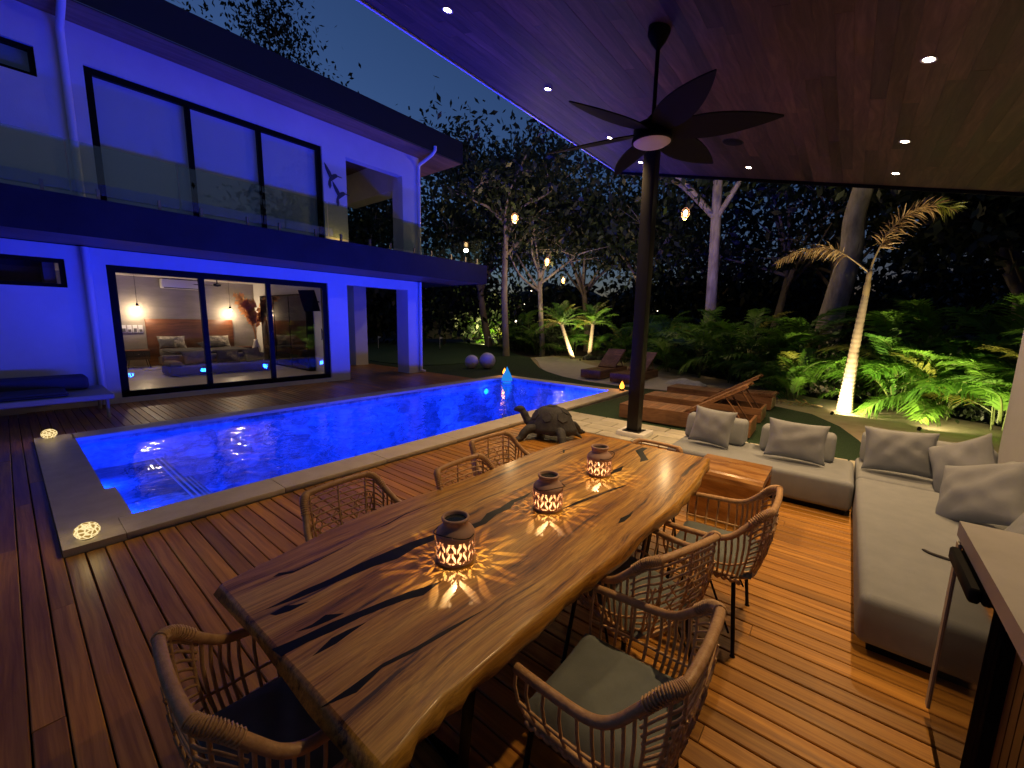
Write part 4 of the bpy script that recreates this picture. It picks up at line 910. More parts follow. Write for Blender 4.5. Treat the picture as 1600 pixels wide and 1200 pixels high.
# ================================================================== RATTAN CHAIR
def cat_rom(pts, k=6):
    P = [Vector(p) for p in pts]; out = []
    for i in range(len(P)-1):
        p0, p1, p2, p3 = P[max(i-1, 0)], P[i], P[i+1], P[min(i+2, len(P)-1)]
        for s in range(k):
            t = s/k; out.append(.5*((2*p1)+(p2-p0)*t+(2*p0-5*p1+4*p2-p3)*t*t+(3*p1-p0-3*p2+p3)*t**3))
    return out+[P[-1]]
def make_chair():
    half = [(.268, .235, .638), (.278, .10, .642), (.282, -.03, .65), (.270, -.10, .675), (.245, -.16, .735), (.222, -.215, .80), (.195, -.25, .822), (.15, -.262, .828), (.0, -.268, .83)]
    top = cat_rom(half+[(-x, y, z) for x, y, z in half[-2::-1]], 5)
    bh = [(.225, .225, .435), (.232, .10, .435), (.235, -.03, .435), (.228, -.09, .435), (.215, -.14, .435), (.19, -.175, .435), (.16, -.195, .435), (.12, -.205, .435), (.0, -.21, .435)]
    bot = cat_rom(bh+[(-x, y, z) for x, y, z in bh[-2::-1]], 5)
    N = len(top)-1
    def P(s, t):
        f = s*N; i = min(int(f), N-1); u = f-i
        a = bot[i].lerp(bot[i+1], u); b = top[i].lerp(top[i+1], u); q = a.lerp(b, t)
        d = Vector((q.x, q.y-.05, 0)); 
        if d.length > 0: q = q+d.normalized()*.018*math.sin(math.pi*t)
        return q
    t = thing('rattan_chair', 'x', 'chair', (0, 0, 0), 0, 'rattan chairs around the dining table')
    MB().tube(top, [.0165]*len(top), 8).build('top_rim', 'rattan_wrap', t, False)
    # coil wrapping over the two shoulders of the rim
    for sg in (0, 1):
        m = MB(); a0, a1 = (.27, .40) if not sg else (.60, .73)
        for k in range(17):
            s = a0+(a1-a0)*k/16; f = s*N; i = min(int(f), N-1); c = top[i].lerp(top[i+1], f-i); tg = (top[i+1]-top[i]).normalized()
            u = tg.cross(Vector((0, 0, 1))).normalized(); w_ = tg.cross(u)
            m.tube([c+(u*math.cos(q)+w_*math.sin(q))*.0185 for q in [2*math.pi*j/8 for j in range(8)]], .0038, 4, closed=True)
        m.build('rim_wrapping', 'rattan', t, False)
    MB().tube(bot, .011, 6).build('seat_rail', 'rattan', t, False)
    MB().tube([bot[0], bot[-1]], .011, 6).build('seat_rail', 'rattan', t, False)
    MB().tube([P(s/40, .30) for s in range(41)], .006, 5).build('lower_rail', 'rattan', t, False)
    for s in [.0, .027, .054, .081, .108, .135, .162, .189, .216, .243]:
        for ss in (s, 1-s):
            MB().tube([P(ss, q) for q in (0, .3, .65, 1)], .0062, 5).build('spindle', 'rattan', t, False)
    for q in (.91, .82, .73, .64, .55, .46, .37, .20, .10):     # strands bending round the back
        a = .25+(.035*(1-q)); m = MB().tube([P(a+(1-2*a)*k/22, q) for k in range(23)], .0052, 5); m.build('back_strand', 'rattan', t, False)
    for ss in (.27, .34, .42, .5, .58, .66, .73):
        MB().tube([P(ss, q) for q in (0, .25, .5, .75, 1)], .0060, 5).build('back_rib', 'rattan', t, False)
    # second woven layer: short crossing canes behind the back
    m = MB()
    for k in range(7):
        a = .33+.05*k
        for q0 in (.1, .3, .5): m.tube([P(a, q0)*1.0+Vector((0, -.008, 0)), P(a+.028, q0+.2)+Vector((0, -.010, 0))], .0042, 4); m.tube([P(a+.028, q0)+Vector((0, -.008, 0)), P(a, q0+.2)+Vector((0, -.010, 0))], .0042, 4)
    m.build('back_weave', 'rattan', t, False)
    # woven band below the seat
    for sg in (1, -1):
        m = MB().tube([(sg*.234, .215-.0085*k, .418+.006*math.sin(k*1.57)) for k in range(45)], [.008+.005*abs(math.sin(k*.785)) for k in range(45)], 6)
        m.build('woven_band', 'rattan', t, False)
    # cushion
    n = 16; u = np.linspace(-1, 1, n); U, V = np.meshgrid(u, u, indexing='ij'); rgc = np.random.default_rng(3)
    prof = np.clip((1-U**6)*(1-V**6), 0, 1)**.4
    rip = .010*np.exp(-((V+.45+.25*U)/.10)**2)*(U > -.4)+.009*np.exp(-((V-.05+.5*U)/.09)**2)+.008*np.exp(-((U+.55-.3*V)/.12)**2)*(V < .3)-.006*np.exp(-((V+.2+.35*U)/.08)**2)
    Xc = .222*U*(1-.03*(1-V**2)); Yc = .02+.222*V*(1-.03*(1-U**2))
    V1 = np.stack([Xc, Yc, .447+.048*prof+1.3*rip*prof], -1).reshape(-1, 3); V2 = np.stack([Xc, Yc, .447-.005*prof], -1).reshape(-1, 3)
    idx = np.arange(n*n).reshape(n, n); q = np.stack([idx[:-1, :-1], idx[1:, :-1], idx[1:, 1:], idx[:-1, 1:]], -1).reshape(-1, 4)
    obj('seat_cushion', npmesh('seat_cushion', np.concatenate([V1, V2]), np.concatenate([q, (q+n*n)[:, ::-1]]), 'chair_cushion', True), t, False)
    # black steel frame
    for sx in (1, -1):
        MB().tube([(sx*.205, .20, .427), (sx*.245, .235, .012), (sx*.246, .236, 0)], [.011, .010, .015], 8).build('leg', 'black_metal', t, False)
        MB().tube([(sx*.205, -.12, .427), (sx*.255, -.16, .012), (sx*.256, -.161, 0)], [.011, .010, .015], 8).build('leg', 'black_metal', t, False)
        MB().tube([(sx*.20, .02, .425), (sx*.25, -.13, .12)], .006, 6).build('brace', 'black_metal', t, False)
    MB().tube([(.205, .20, .421), (-.205, .20, .421), (-.205, -.12, .421), (.205, -.12, .421)], .009, 6, closed=True).build('seat_frame', 'black_metal', t, False)
    return t
chair0 = make_chair()
chairs = [((1.205, .485), 0, 1, 'rattan armchair with grey cushion in the foreground, right of the table'), ((1.81, .66), -20, 1, 'middle rattan armchair on the sofa side of the table'),
          ((2.53, .465), 2, 1, 'farthest rattan armchair on the sofa side, beside the wooden block table'), ((.44, 1.25), -92, 1, 'rattan armchair at the near end of the table, bottom left'),
          ((1.12, 1.88), 184, 1, 'nearest rattan armchair on the pool side of the table'), ((1.80, 1.63), 182, 1, 'middle rattan armchair on the pool side, pushed in furthest'),
          ((2.36, 1.89), 178, 1, 'farthest rattan armchair on the pool side, near the turtle'), ((3.18, 1.16), 88, .9, 'rattan chair at the far end of the table before the post')]
for i, ((x, y), rz, s, lb) in enumerate(chairs):
    o = chair0 if i == 0 else copy_tree(chair0)
    o.location = (x, y, 0); o.rotation_euler = (0, 0, R(rz)); o.scale = (s, s, s); o['label'] = lb

# ================================================================== SOFA
def wedge(x0, x1, y0, y1, z0, z1, dx=0, dy=0, r=.05):
    m = MB().rbox(x0, x1, y0, y1, z0, z1, r, 4)
    out = []
    for (x, y, z) in m.v:
        k = (z-z0)/(z1-z0)
        if dx > 0 and x < (x0+x1)/2: x += dx*k
        if dx < 0 and x > (x0+x1)/2: x += dx*k
        if dy > 0 and y < (y0+y1)/2: y += dy*k
        if dy < 0 and y > (y0+y1)/2: y += dy*k
        out.append((x, y, z))
    m.v = out; return m
s1 = thing('sofa_module', 'long backless looking cream sofa module with two separate back bolsters', 'sofa', (5.2, .65, 0), 0, 'outdoor sofa modules')
s1['label'] = 'cream sofa module behind the block table with two separate bolsters'
MB().rbox(4.76, 5.64, -.19, 1.52, .055, .335, .045, 4).build('seat_base', 'sofa_fabric', s1)
MB().box(4.82, 5.58, -.14, 1.46, .0, .056).build('plinth', 'matt_black', s1)
wedge(5.34, 5.62, .82, 1.50, .336, .63, .10).build('bolster', 'sofa_fabric', s1)
wedge(5.34, 5.62, -.02, .67, .336, .62, .10).build('bolster', 'sofa_fabric', s1)
s2 = thing('sofa_module', 'cream corner sofa module between wall and garden', 'sofa', (5.45, -.7, 0), 0, 'outdoor sofa modules')
MB().rbox(5.075, 5.88, -1.22, -.205, .055, .335, .045, 4).build('seat_base', 'sofa_fabric', s2)
MB().box(5.12, 5.82, -1.18, -.25, .0, .056).build('plinth', 'matt_black', s2)
wedge(5.60, 5.88, -1.20, -.23, .336, .645, .10).build('bolster', 'sofa_fabric', s2)
wedge(5.09, 5.62, -1.44, -1.10, .336, .60, 0, -.12).build('bolster', 'sofa_fabric', s2)
s3 = thing('sofa_module', 'long cream chaise sofa module reaching toward the counter', 'sofa', (3.9, -.7, 0), 0, 'outdoor sofa modules')
MB().rbox(2.76, 5.07, -1.22, -.20, .055, .335, .045, 4).build('seat_base', 'sofa_fabric', s3)
MB().box(2.82, 5.0, -1.18, -.26, .0, .056).build('plinth', 'matt_black', s3)
wedge(4.1, 5.06, -1.44, -1.10, .336, .61, 0, -.12).build('bolster', 'sofa_fabric', s3)
wedge(3.0, 4.05, -1.44, -1.10, .336, .61, 0, -.12).build('bolster', 'sofa_fabric', s3)
MB().tube(cat_rom([(3.62, -.52, .339), (3.58, -.55, .342), (3.56, -.60, .343), (3.555, -.66, .339)], 3), [.004]+[.009]*8+[.004], 6).build('pull_tab', 'bedding_dark', s3)
PG = 'loose pillows on the outdoor sofa'
pillow('sofa_pillow', 'square cream pillow on the leftmost bolster of outdoor sofa', (5.20, 1.145, .56), (-1, .05, .38), -3, .46, .44, .18, 'pillow_fabric', 11, PG)
pillow('sofa_pillow', 'wide cream pillow on second bolster behind the block table', (5.19, .315, .555), (-1, -.08, .40), -2, .54, .42, .17, 'pillow_fabric', 12, PG)
pillow('sofa_pillow', 'wide cream pillow at the inner corner of outdoor sofa', (5.38, -.50, .57), (-1, .0, .35), 2, .54, .44, .18, 'pillow_fabric', 13, PG)
pillow('sofa_pillow', 'cream pillow standing on edge in the sofa corner', (5.10, -.88, .58), (-.62, .80, .30), 32, .50, .50, .2, 'pillow_fabric', 14, PG)
pillow('sofa_pillow', 'cream pillow leaning in front, nearest the counter corner', (4.40, -.88, .57), (-.50, .80, .45), 26, .58, .50, .22, 'pillow_fabric', 15, PG)
pillow('sofa_pillow', 'cream pillow partly hidden behind the counter at right edge', (3.75, -1.02, .55), (-.1, .9, .45), 0, .5, .45, .18, 'pillow_fabric', 16, PG)
# waterfall side table
bt = thing('block_table', 'waterfall wooden side table between dining chairs and sofa', 'side table', (4.1, .70, 0))
prof = [(3.86, .005), (3.86, .38), (3.87, .42), (3.895, .442), (3.93, .45), (4.42, .45), (4.42, .005), (4.36, .005), (4.36, .385), (3.955, .385), (3.925, .37), (3.915, .34), (3.915, .005)]
y0, y1 = .42, .99; n = len(prof)
m = MB(); m.add([(x, y0, z) for x, z in prof]+[(x, y1, z) for x, z in prof], [tuple(range(n))[::-1], tuple(range(n, 2*n))]+[(i, (i+1) % n, n+(i+1) % n, n+i) for i in range(n)])
m.build('wooden_body', 'block_wood', bt)
for xx in (3.885, 4.39): MB().box(xx-.02, xx+.02, y0+.05, y1-.05, .0, .006).build('foot_strip', 'matt_black', bt)

# ================================================================== COUNTER AND FRIDGE
ct = thing('bar_counter', 'outdoor bar counter with pale stone top at right edge', 'counter', (1.2, -.95, 0))
MB().box(-1.6, 2.51, -1.455, -.455, .875, .94).build('countertop', 'marble', ct)
MB().box(-1.6, 1.90, -1.45, -.53, .08, .873).build('cabinet_body', 'matt_black', ct)
MB().box(-1.6, 2.46, -1.40, -.60, .0, .078).build('plinth', 'matt_black', ct)
MB().box(2.47, 2.50, -1.45, -.50, .0, .873).build('end_panel', 'white_paint', ct)
for k in range(34): MB().box(-.1+.058*k, -.1+.058*k+.050, -.528, -.505, .09, .86).build('slat', 'cabinet_wood', ct)
fr = thing('bar_fridge', 'under counter fridge with dark reflective glass door', 'fridge', (2.2, -.75, 0))
MB().box(1.915, 2.465, -1.2, -.49, .01, .865).build('cabinet', 'matt_black', fr)
d_ = MB().box(1.92, 2.438, -.488, -.458, .07, .86).build('door', 'black_glass', fr)
MB().box(2.440, 2.480, -.488, -.452, .07, .86).build('door_edge', 'door_trim', d_)
MB().rbox(2.05, 2.42, -.457, -.425, .80, .855, .008, 1).build('handle', 'matt_black', d_)

# ================================================================== TURTLE
tu = thing('turtle_statue', 'dark stone turtle statue on the deck by the pool', 'statue', (5.15, 3.38, 0), R(14))
def dome(ph, th, k=1.0):
    return Vector((.27*k*math.cos(ph)*math.cos(th), .36*k*math.sin(ph)*math.cos(th), .13+.37*k*math.sin(th)))
m = MB(); nph, nth = 28, 9; vs = []
for j in range(nth+1):
    th = R(90)*j/nth
    for i in range(nph):
        ph = 2*math.pi*i/nph; f = 1+(.16 if j == 0 else (.05 if j == 1 else 0)); q = dome(ph, th); q = Vector((q.x*f, q.y*f, q.z-(.02 if j == 0 else 0)+(.012*math.cos(ph*10) if j == 0 else 0))); vs.append(q)
for i in range(nph): q = vs[i]; 
vs += [Vector((q.x*.85, q.y*.85, .10)) for q in vs[:nph]]
fs = [(j*nph+i, j*nph+(i+1) % nph, (j+1)*nph+(i+1) % nph, (j+1)*nph+i) for j in range(nth) for i in range(nph)]
b = (nth+1)*nph; fs += [(b+i, b+(i+1) % nph, (i+1) % nph, i) for i in range(nph)]; fs.append(tuple(b+i for i in range(nph))[::-1])
m.add(vs, fs, True); m.build('shell', 'stone_turtle', tu, False)
def scute(ph, th, rad, rot=0):
    m = MB(); k = 6; c = dome(ph, th, 1.0); ring = []; ring2 = []
    nrm = Vector((c.x/.073, c.y/.13, (c.z-.13)/.137)).normalized(); u = nrm.cross(Vector((0, 0, 1) if abs(nrm.z) < .95 else (1, 0, 0))).normalized(); w = nrm.cross(u)
    for i in range(k):
        a = 2*math.pi*i/k+rot; p = c+(u*math.cos(a)+w*math.sin(a))*rad; ring.append(p-nrm*.045); p2 = c+(u*math.cos(a)+w*math.sin(a))*rad*.8; ring2.append(p2+nrm*.002)
    m.add(ring+ring2, [(i, (i+1) % k, k+(i+1) % k, k+i) for i in range(k)]+[tuple(range(k, 2*k))]); m.build('scute', 'stone_turtle', tu, False)
for p, th, rd_ in ((0, 89, .10), (90, 55, .10), (270, 55, .10)): scute(R(p), R(th), rd_)
for p in (0, 50, 130, 180, 230, 310): scute(R(p), R(38), .105, .3)
m = MB()
m.tube(cat_rom([(0, .30, .16), (0, .40, .22), (0, .46, .32), (0, .49, .36)], 4), [.07]*5+[.06]*4+[.055]*4, 10); m.sphere((0, .53, .385), .058, .085, .055, 14, 10); m.sphere((0, .60, .375), .04, .04, .035, 10, 8)
m.build('head', 'stone_turtle', tu, False)
for sx in (1, -1): MB().sphere((sx*.045, .55, .40), .014).build('eye', 'stone_turtle', tu, False)
for (x, y, yaw) in ((.30, .27, 35), (-.30, .27, 145), (.28, -.26, -30), (-.28, -.26, 210)):
    a = R(yaw); d = Vector((math.cos(a), math.sin(a), 0)); p = Vector((x*.7, y*.75, .16))
    q = MB(); q.tube(cat_rom([p, p+d*.12+Vector((0, 0, -.01)), p+d*.20+Vector((0, 0, -.08)), p+d*.24+Vector((0, 0, -.125))], 4), [.07]*5+[.065]*4+[.055]*4, 10); q.sphere(p+d*.27+Vector((0, 0, -.125)), .075, .055, .035, 10, 7)
    for k in range(3): q.sphere(p+d*.33+Vector((-d.y, d.x, 0))*(.03*(k-1))+Vector((0, 0, -.14)), .02, .02, .02, 6, 5)
    q.build('leg', 'stone_turtle', tu, False)
MB().tube([(0, -.36, .12), (0, -.44, .08), (0, -.48, .05)], [.04, .025, .008], 8).build('tail', 'stone_turtle', tu, False)

# ================================================================== SMALL LIGHTS ROUND THE POOL
def crackle_ball(x, y, s, label):
    t = thing('glow_ball', label, 'lamp', (x, y, .05), 0, 'crackle glass glow balls on the pool edge')
    MB().sphere((x, y, .05+.062*s), .074*s, .074*s, .062*s, 20, 12).build('glass_ball', 'crackle_glow', t)
    MB().lathe([(.0, 0), (.035, 0), (.03, .012), (.0, .012)], (x, y, .051), 12).build('base', 'matt_black', t)
    light('ball_light', 'POINT', (x, y, .05+.17*s), .9, (1, .70, .30), t, shadow_soft_size=.06)
crackle_ball(.24, 4.33, 1.0, 'glowing crackle glass ball on the near left pool corner'); crackle_ball(.24, 8.28, 1.05, 'glowing crackle glass ball on the far left pool corner')
def flame(x, y, label):
    t = thing('flame_lamp', label, 'lamp', (x, y, .05), 0, 'orange flame lamps on the pool corners')
    MB().lathe([(.0, 0), (.06, 0), (.06, .03), (.045, .04)], (x, y, .051), 14).build('base', 'matt_black', t)
    MB().lathe([(.0, .04), (.04, .05), (.06, .09), (.055, .13), (.03, .19), (.0, .25)], (x, y, .05), 12).build('flame', 'flame_glow', t)
    m = MB()
    for k in range(5):
        a = 2*math.pi*k/5; m.tube([(x+.055*math.cos(a), y+.055*math.sin(a), .07), (x+.085*math.cos(a), y+.085*math.sin(a), .15), (x+.02*math.cos(a), y+.02*math.sin(a), .29)], .004, 4)
    m.build('cage', 'matt_black', t)
    light('flame_light', 'POINT', (x, y, .36), 4, (1, .42, .10), t, shadow_soft_size=.08)
flame(9.84, 4.36, 'orange flame lamp on the pool corner beside the post'); flame(9.80, 8.26, 'orange flame lamp at the far pool corner behind float lamp')
t = thing('float_lamp', 'glowing blue teardrop lamp floating at the far pool end', 'lamp', (9.25, 7.7, -.06))
MB().lathe([(.0, .0), (.11, .015), (.155, .07), (.16, .13), (.14, .21), (.095, .30), (.05, .39), (.02, .46), (.0, .50)], (9.25, 7.7, -.07), 22).build('teardrop', 'drop_glow', t)
MB().lathe([(.158, .055), (.17, .06), (.17, .075), (.158, .08)], (9.25, 7.7, -.07), 22).build('float_ring', 'white_plastic', t)
for x, y, r, lb in ((10.85, 10.75, .255, 'smaller pale garden sphere on the lawn past the pool'), (11.28, 10.35, .30, 'larger pale garden sphere on the lawn past the pool')):
    t = thing('garden_sphere', lb, 'sphere lamp', (x, y, 0), 0, 'pale unlit spheres on the lawn')
    MB().sphere((x, y, r-.02), r, n=28, m=18).build('globe', 'ball_plastic', t); MB().lathe([(.0, 0), (r*.4, 0), (r*.4, .03), (0, .03)], (x, y, -.014), 16).build('base', 'matt_black', t)
for i, (x, y) in enumerate(((16.3, 18.8), (20.0, 18.3), (13.7, 21.2))):
    t = thing('golf_flag', ('white golf flag stick on the green right of villa pier', 'golf flag stick in front of the lit green bush', 'golf flag stick on the green seen through the porch')[i], 'golf flag', (x, y, 0), 0, 'golf flags on the putting green')
    MB().tube([(x, y, -.01), (x, y, .75)], .012, 6).build('stick', 'white_plastic', t)
    m = MB(); m.add([(x, y, .75), (x+.12, y-.14, .69), (x, y, .60), (x, y+.004, .75), (x+.12, y-.136, .69), (x, y+.004, .60)], [(0, 1, 2), (5, 4, 3), (0, 3, 4, 1), (1, 4, 5, 2)]); m.build('pennant', 'white_plastic', t)
    MB().lathe([(.0, .0), (.055, .0), (.055, .02), (.0, .02)], (x, y, .013), 12).build('cup', 'matt_black', t)

# ================================================================== LOUNGERS
def lounger(x, y, rz, back, label, mat='lounger_wood'):
    """local: foot at y=0, head at y=-2.0, x 0..0.68"""
    t = thing('wooden_lounger', label, 'lounger', (x, y, 0), R(rz), 'wooden sun loungers in the garden')
    W_, L = .68, 2.15; H0 = .27
    for a, b in ((0, .035), (W_-.035, W_)): MB().box(a, b, -L, 0, .02, H0).build('side_board', mat, t, False)
    MB().box(.036, W_-.036, -.035, 0, .02, H0).build('end_board', mat, t, False); MB().box(.036, W_-.036, -L, -L+.035, .02, H0).build('end_board', mat, t, False)
    for yy in (-.75, -1.35): MB().box(.036, W_-.036, yy-.03, yy, .06, H0-.03).build('cross_rail', mat, t, False)
    hinge = -1.15; k = 0; yy = -.04
    sl = MB().box(.037, W_-.037, 0, .062, -.022, 0).mesh('slat', mat)
    while yy-.07 > hinge:
        o = obj('slat', sl, t, False); o.location = (0, yy-.07, H0+.002); yy -= .072
    ca, sa = math.cos(R(back)), math.sin(R(back)); BL = 1.05
    def bp(s, d): return (hinge-s*ca+d*sa*-1*0, H0+s*sa+d)
    for a, b in ((.04, .075), (W_-.075, W_-.04)):
        m = MB(); p0 = (hinge, H0+.0); q = (hinge-BL*ca, H0+BL*sa); nx, nz = sa*.035, ca*.035
        m.add([(xx, p0[0]+dx, p0[1]+dz) for xx in (a, b) for dx, dz in ((0, 0), (-nx, -nz))]+[(xx, q[0]+dx, q[1]+dz) for xx in (a, b) for dx, dz in ((0, 0), (-nx, -nz))], [(0, 1, 3, 2), (4, 6, 7, 5), (0, 2, 6, 4), (1, 5, 7, 3), (0, 4, 5, 1), (2, 3, 7, 6)])
        m.build('back_rail', mat, t, False)
    s = .02
    while s < BL-.06:
        o = obj('back_slat', sl, t, False); o.location = (0, hinge-(s+.062)*ca, H0+(s+.062)*sa+.022*ca+.002); o.rotation_euler = (-R(back), 0, 0); s += .072
    if back > 5:
        for xx in (.10, W_-.13): MB().tube([(xx, hinge-.7*ca, H0+.7*sa-.03), (xx, hinge-.95, .10)], .014, 5).build('prop', mat, t, False)
lounger(7.12, 3.18, 1.5, 32, 'nearest wooden lounger behind the sofa with raised back')
lounger(8.42, 3.22, 1, 33, 'middle wooden lounger of three on the turf, back raised')
lounger(9.92, 3.25, 0, 3, 'farthest of the three turf loungers, lying flat')
lounger(11.55, 5.85, 92, 34, 'left wooden lounger on the pale path by the pool corner', 'lounger_wood_x')
lounger(11.35, 4.75, 90, 32, 'right wooden lounger on the pale path, half behind the post', 'lounger_wood_x')
tw = np.random.default_rng(8)
n = 16; u = np.linspace(-1, 1, n); U, V = np.meshgrid(u, u, indexing='ij')
Zt = .03+.09*np.clip(1-U**2-V**2, 0, 1)**.5*(1+.6*np.sin(5*U+2*V)*np.cos(4*V-3*U))+.02*tw.random((n, n))
Zt[[0, -1], :] = 0; Zt[:, [0, -1]] = 0
V1 = np.stack([12.75+.42*U+.1*V, 3.65+.55*V, -.025+Zt], -1).reshape(-1, 3); idx = np.arange(n*n).reshape(n, n); q = np.stack([idx[:-1, :-1], idx[1:, :-1], idx[1:, 1:], idx[:-1, 1:]], -1).reshape(-1, 4)
tag(obj('towel', npmesh('towel', V1, q, 'towel', True)), 'crumpled grey white towel on the path beyond the loungers', 'towel')
# daybed against the villa wall
t = thing('daybed', 'low daybed with dark cushion against the villa at left edge', 'daybed', (-.5, 10.2, 0))
MB().rbox(-1.6, 1.06, 9.45, 10.75, .33, .42, .02, 2).build('platform', 'daybed_base', t)
MB().rbox(-1.55, .85, 10.25, 10.72, .422, .66, .06, 3).build('back_cushion', 'daybed_pad', t)
MB().rbox(-1.55, .55, 9.55, 10.24, .422, .50, .04, 3).build('seat_cushion', 'daybed_pad', t)
for a, b in ((.98, 9.6), (.98, 10.6), (-1.5, 9.6), (-1.5, 10.6)): MB().tube([(a, b, 0), (a, b, .335)], .025, 8).build('leg', 'daybed_base', t)

# ================================================================== PLANTS
def frond_np(L=1.0, arch=.55, n=26, ll=.34, lw=.03, droop=.5, vee=.5, seed=0, twist=0):
    """a feather leaf along +x arching up then down: returns leaflet verts/faces and the stem line"""
    rg = np.random.default_rng(seed); V = []; F = []
    ss = np.linspace(0, 1, 14)
    def pt(s): return np.array([L*(s-.10*s*s*arch), twist*s*s, L*arch*(s*.95-1.05*s*s)])
    stem = [pt(s) for s in ss]
    for i in range(n):
        s = .16+.84*(i+.5)/n; p = pt(s); tg = pt(min(1, s+.02))-pt(s-.02); tg /= np.linalg.norm(tg)
        side = np.cross(tg, [0, 0, 1]); side /= np.linalg.norm(side)+1e-9; nrm = np.cross(side, tg)
        l = ll*L*(np.sin(np.pi*(s*.86+.10))**.7)*rg.uniform(.8, 1.15)
        for sg in (-1, 1):
            d = side*sg*rg.uniform(.75, 1)+tg*rg.uniform(.45, .85)+nrm*vee*rg.uniform(.5, 1.1); d /= np.linalg.norm(d)
            wv = np.cross(d, nrm); wv /= np.linalg.norm(wv)+1e-9; w = lw*L*rg.uniform(.8, 1.2)
            dr = droop*rg.uniform(.6, 1.3)
            q = [p-wv*w*.3, p+wv*w*.3, p+d*l*.5+wv*w*.6-np.array([0, 0, l*dr*.12]), p+d*l*.5-wv*w*.6-np.array([0, 0, l*dr*.12]), p+d*l*.85-np.array([0, 0, l*dr*.55])+wv*w*.25, p+d*l*.85-np.array([0, 0, l*dr*.55])-wv*w*.25, p+d*l-np.array([0, 0, l*dr*.8])]
            b = len(V); V += q; F += [(b, b+1, b+2, b+3), (b+3, b+2, b+4, b+5), (b+5, b+4, b+6, b+6)]
    return V, F, stem
def frond_mesh(mat, stem_mat, name='frond', sr=.010, **kw):
    V, F, st = frond_np(**kw); m = MB()
    m.add(V, [f if f[2] != f[3] else f[:3] for f in F]); L = kw.get('L', 1.0)
    k = len(m.f); m.tube([tuple(p) for p in st], [sr*L*(1.2-1.05*i/len(st)) for i in range(len(st))], 5)
    me = bpy.data.meshes.new(name); me.from_pydata(m.v, [], m.f); me.materials.append(MATS[mat]); me.materials.append(MATS[stem_mat])
    me.polygons.foreach_set('material_index', [0]*k+[1]*(len(m.f)-k)); me.update(); return me
FR = [frond_mesh('leaf_palm', 'frond_stem', arch=.62, n=36, ll=.33, lw=.020, droop=.7, seed=s) for s in (1, 2, 3)]+[frond_mesh('leaf_palm', 'frond_stem', arch=.85, n=34, ll=.36, lw=.022, droop=1.0, seed=4), frond_mesh('leaf_yellow', 'frond_stem', arch=.6, n=34, ll=.35, lw=.021, droop=.7, seed=5)]
rpz = random.Random(31)
ORD = ('leftmost', 'second', 'third', 'fourth', 'fifth', 'sixth', 'seventh', 'eighth', 'ninth', 'tenth', 'eleventh', 'twelfth')
def ordinals(pts):
    order = sorted(range(len(pts)), key=lambda i: -math.atan2(pts[i][1], pts[i][0])); out = [None]*len(pts)
    for k, i in enumerate(order): out[i] = ORD[k]+('' if k == 0 else ' from the left')
    return out
def areca(x, y, h, nf, label, group, yel=.12, spread=1.0, name='areca_palm'):
    t = thing(name, label, 'palm', (x, y, -.05), rpz.uniform(0, 6.28), group)
    m = MB()
    for k in range(4):
        a = rpz.uniform(0, 6.28); m.tube([(.10*math.cos(a), .10*math.sin(a), -.05), (.16*math.cos(a), .16*math.sin(a), h*.40)], [.014, .010], 6)
    m.build('stems', 'frond_stem', t, False)
    for k in range(nf):
        me = FR[4] if rpz.random() < yel else FR[rpz.randrange(4)]
        o = obj('frond', me, t, False); az = 6.283*k/nf*1.0+rpz.uniform(-.4, .4)+(k//6)*.5; el = rpz.uniform(.0, 1.2); s = min(h*.95, 1.75)*rpz.uniform(.68, 1.0)
        o.location = (.1*math.cos(az), .1*math.sin(az), h*rpz.uniform(.0, .52)); o.scale = (s, s*spread, s); o.rotation_euler = (rpz.uniform(-.35, .35), -el*.9, az)
    return t
GA = 'bright areca palms in the spotlight'
LA = 'bright green areca palm in the spotlight behind the cream sofa'
PTS = ((12.2, .95, 1.05), (13.0, 1.35, 1.1), (12.75, -.75, 1.8), (12.2, -.95, 1.6), (11.85, -1.65, 1.7), (12.9, -1.5, 2.7), (11.2, -2.3, 1.6), (12.2, -2.5, 2.8), (10.4, -2.8, 1.7), (11.5, -3.3, 2.9), (9.7, -3.3, 2.2))
for (x, y, h), od in zip(PTS, ordinals(PTS)):
    areca(x, y, h*1.05, 21, f'bright green areca palm in the spotlight behind the cream sofa, {od}', GA)
GB = 'dark palms in the border behind the loungers'
LBp = 'dim green palm in the dark border behind the loungers'
PTS = ((13.6, 1.7, 1.9), (14.3, 2.7, 2.2), (15.0, 3.8, 2.3), (15.9, 5.2, 2.3), (17.0, 6.6, 2.4), (17.8, 7.9, 2.3), (14.0, 1.0, 2.3), (15.6, 2.4, 2.6), (16.8, 4.4, 2.6), (18.4, 6.2, 2.7))
for (x, y, h), od in zip(PTS, ordinals(PTS)):
    areca(x, y, h*1.05, 15, f'dim green palm in the dark border behind the loungers, {od}', GB, .05)
GC = 'dark palms behind the putting green'
LC = 'dim palm in the dark hedge behind the putting green'
PTS = ((18.9, 13.6, 2.2), (19.9, 15.0, 2.6), (21.0, 16.6, 2.8), (22.2, 18.4, 2.6), (19.0, 25.6, 3.2), (17.0, 26.6, 3.2), (14.8, 26.4, 3.4), (20.6, 25.4, 3.0), (12.6, 25.5, 3.4))
for (x, y, h), od in zip(PTS, ordinals(PTS)):
    areca(x, y, h, 11, f'dim palm in the dark hedge behind the putting green, {od}', GC, .05)
for (x, y, h, lb) in ((24.6, 22.8, 3.4, 'bright lime green palm bush lit beside the dark tree trunk, left half'), (25.6, 21.7, 3.2, 'bright lime green palm bush lit beside the dark tree trunk, right half'), (25.6, 24.0, 4.8, 'tall yellow green lit bush under the balcony corner')):
    areca(x, y, h, 22, lb, None, .12)
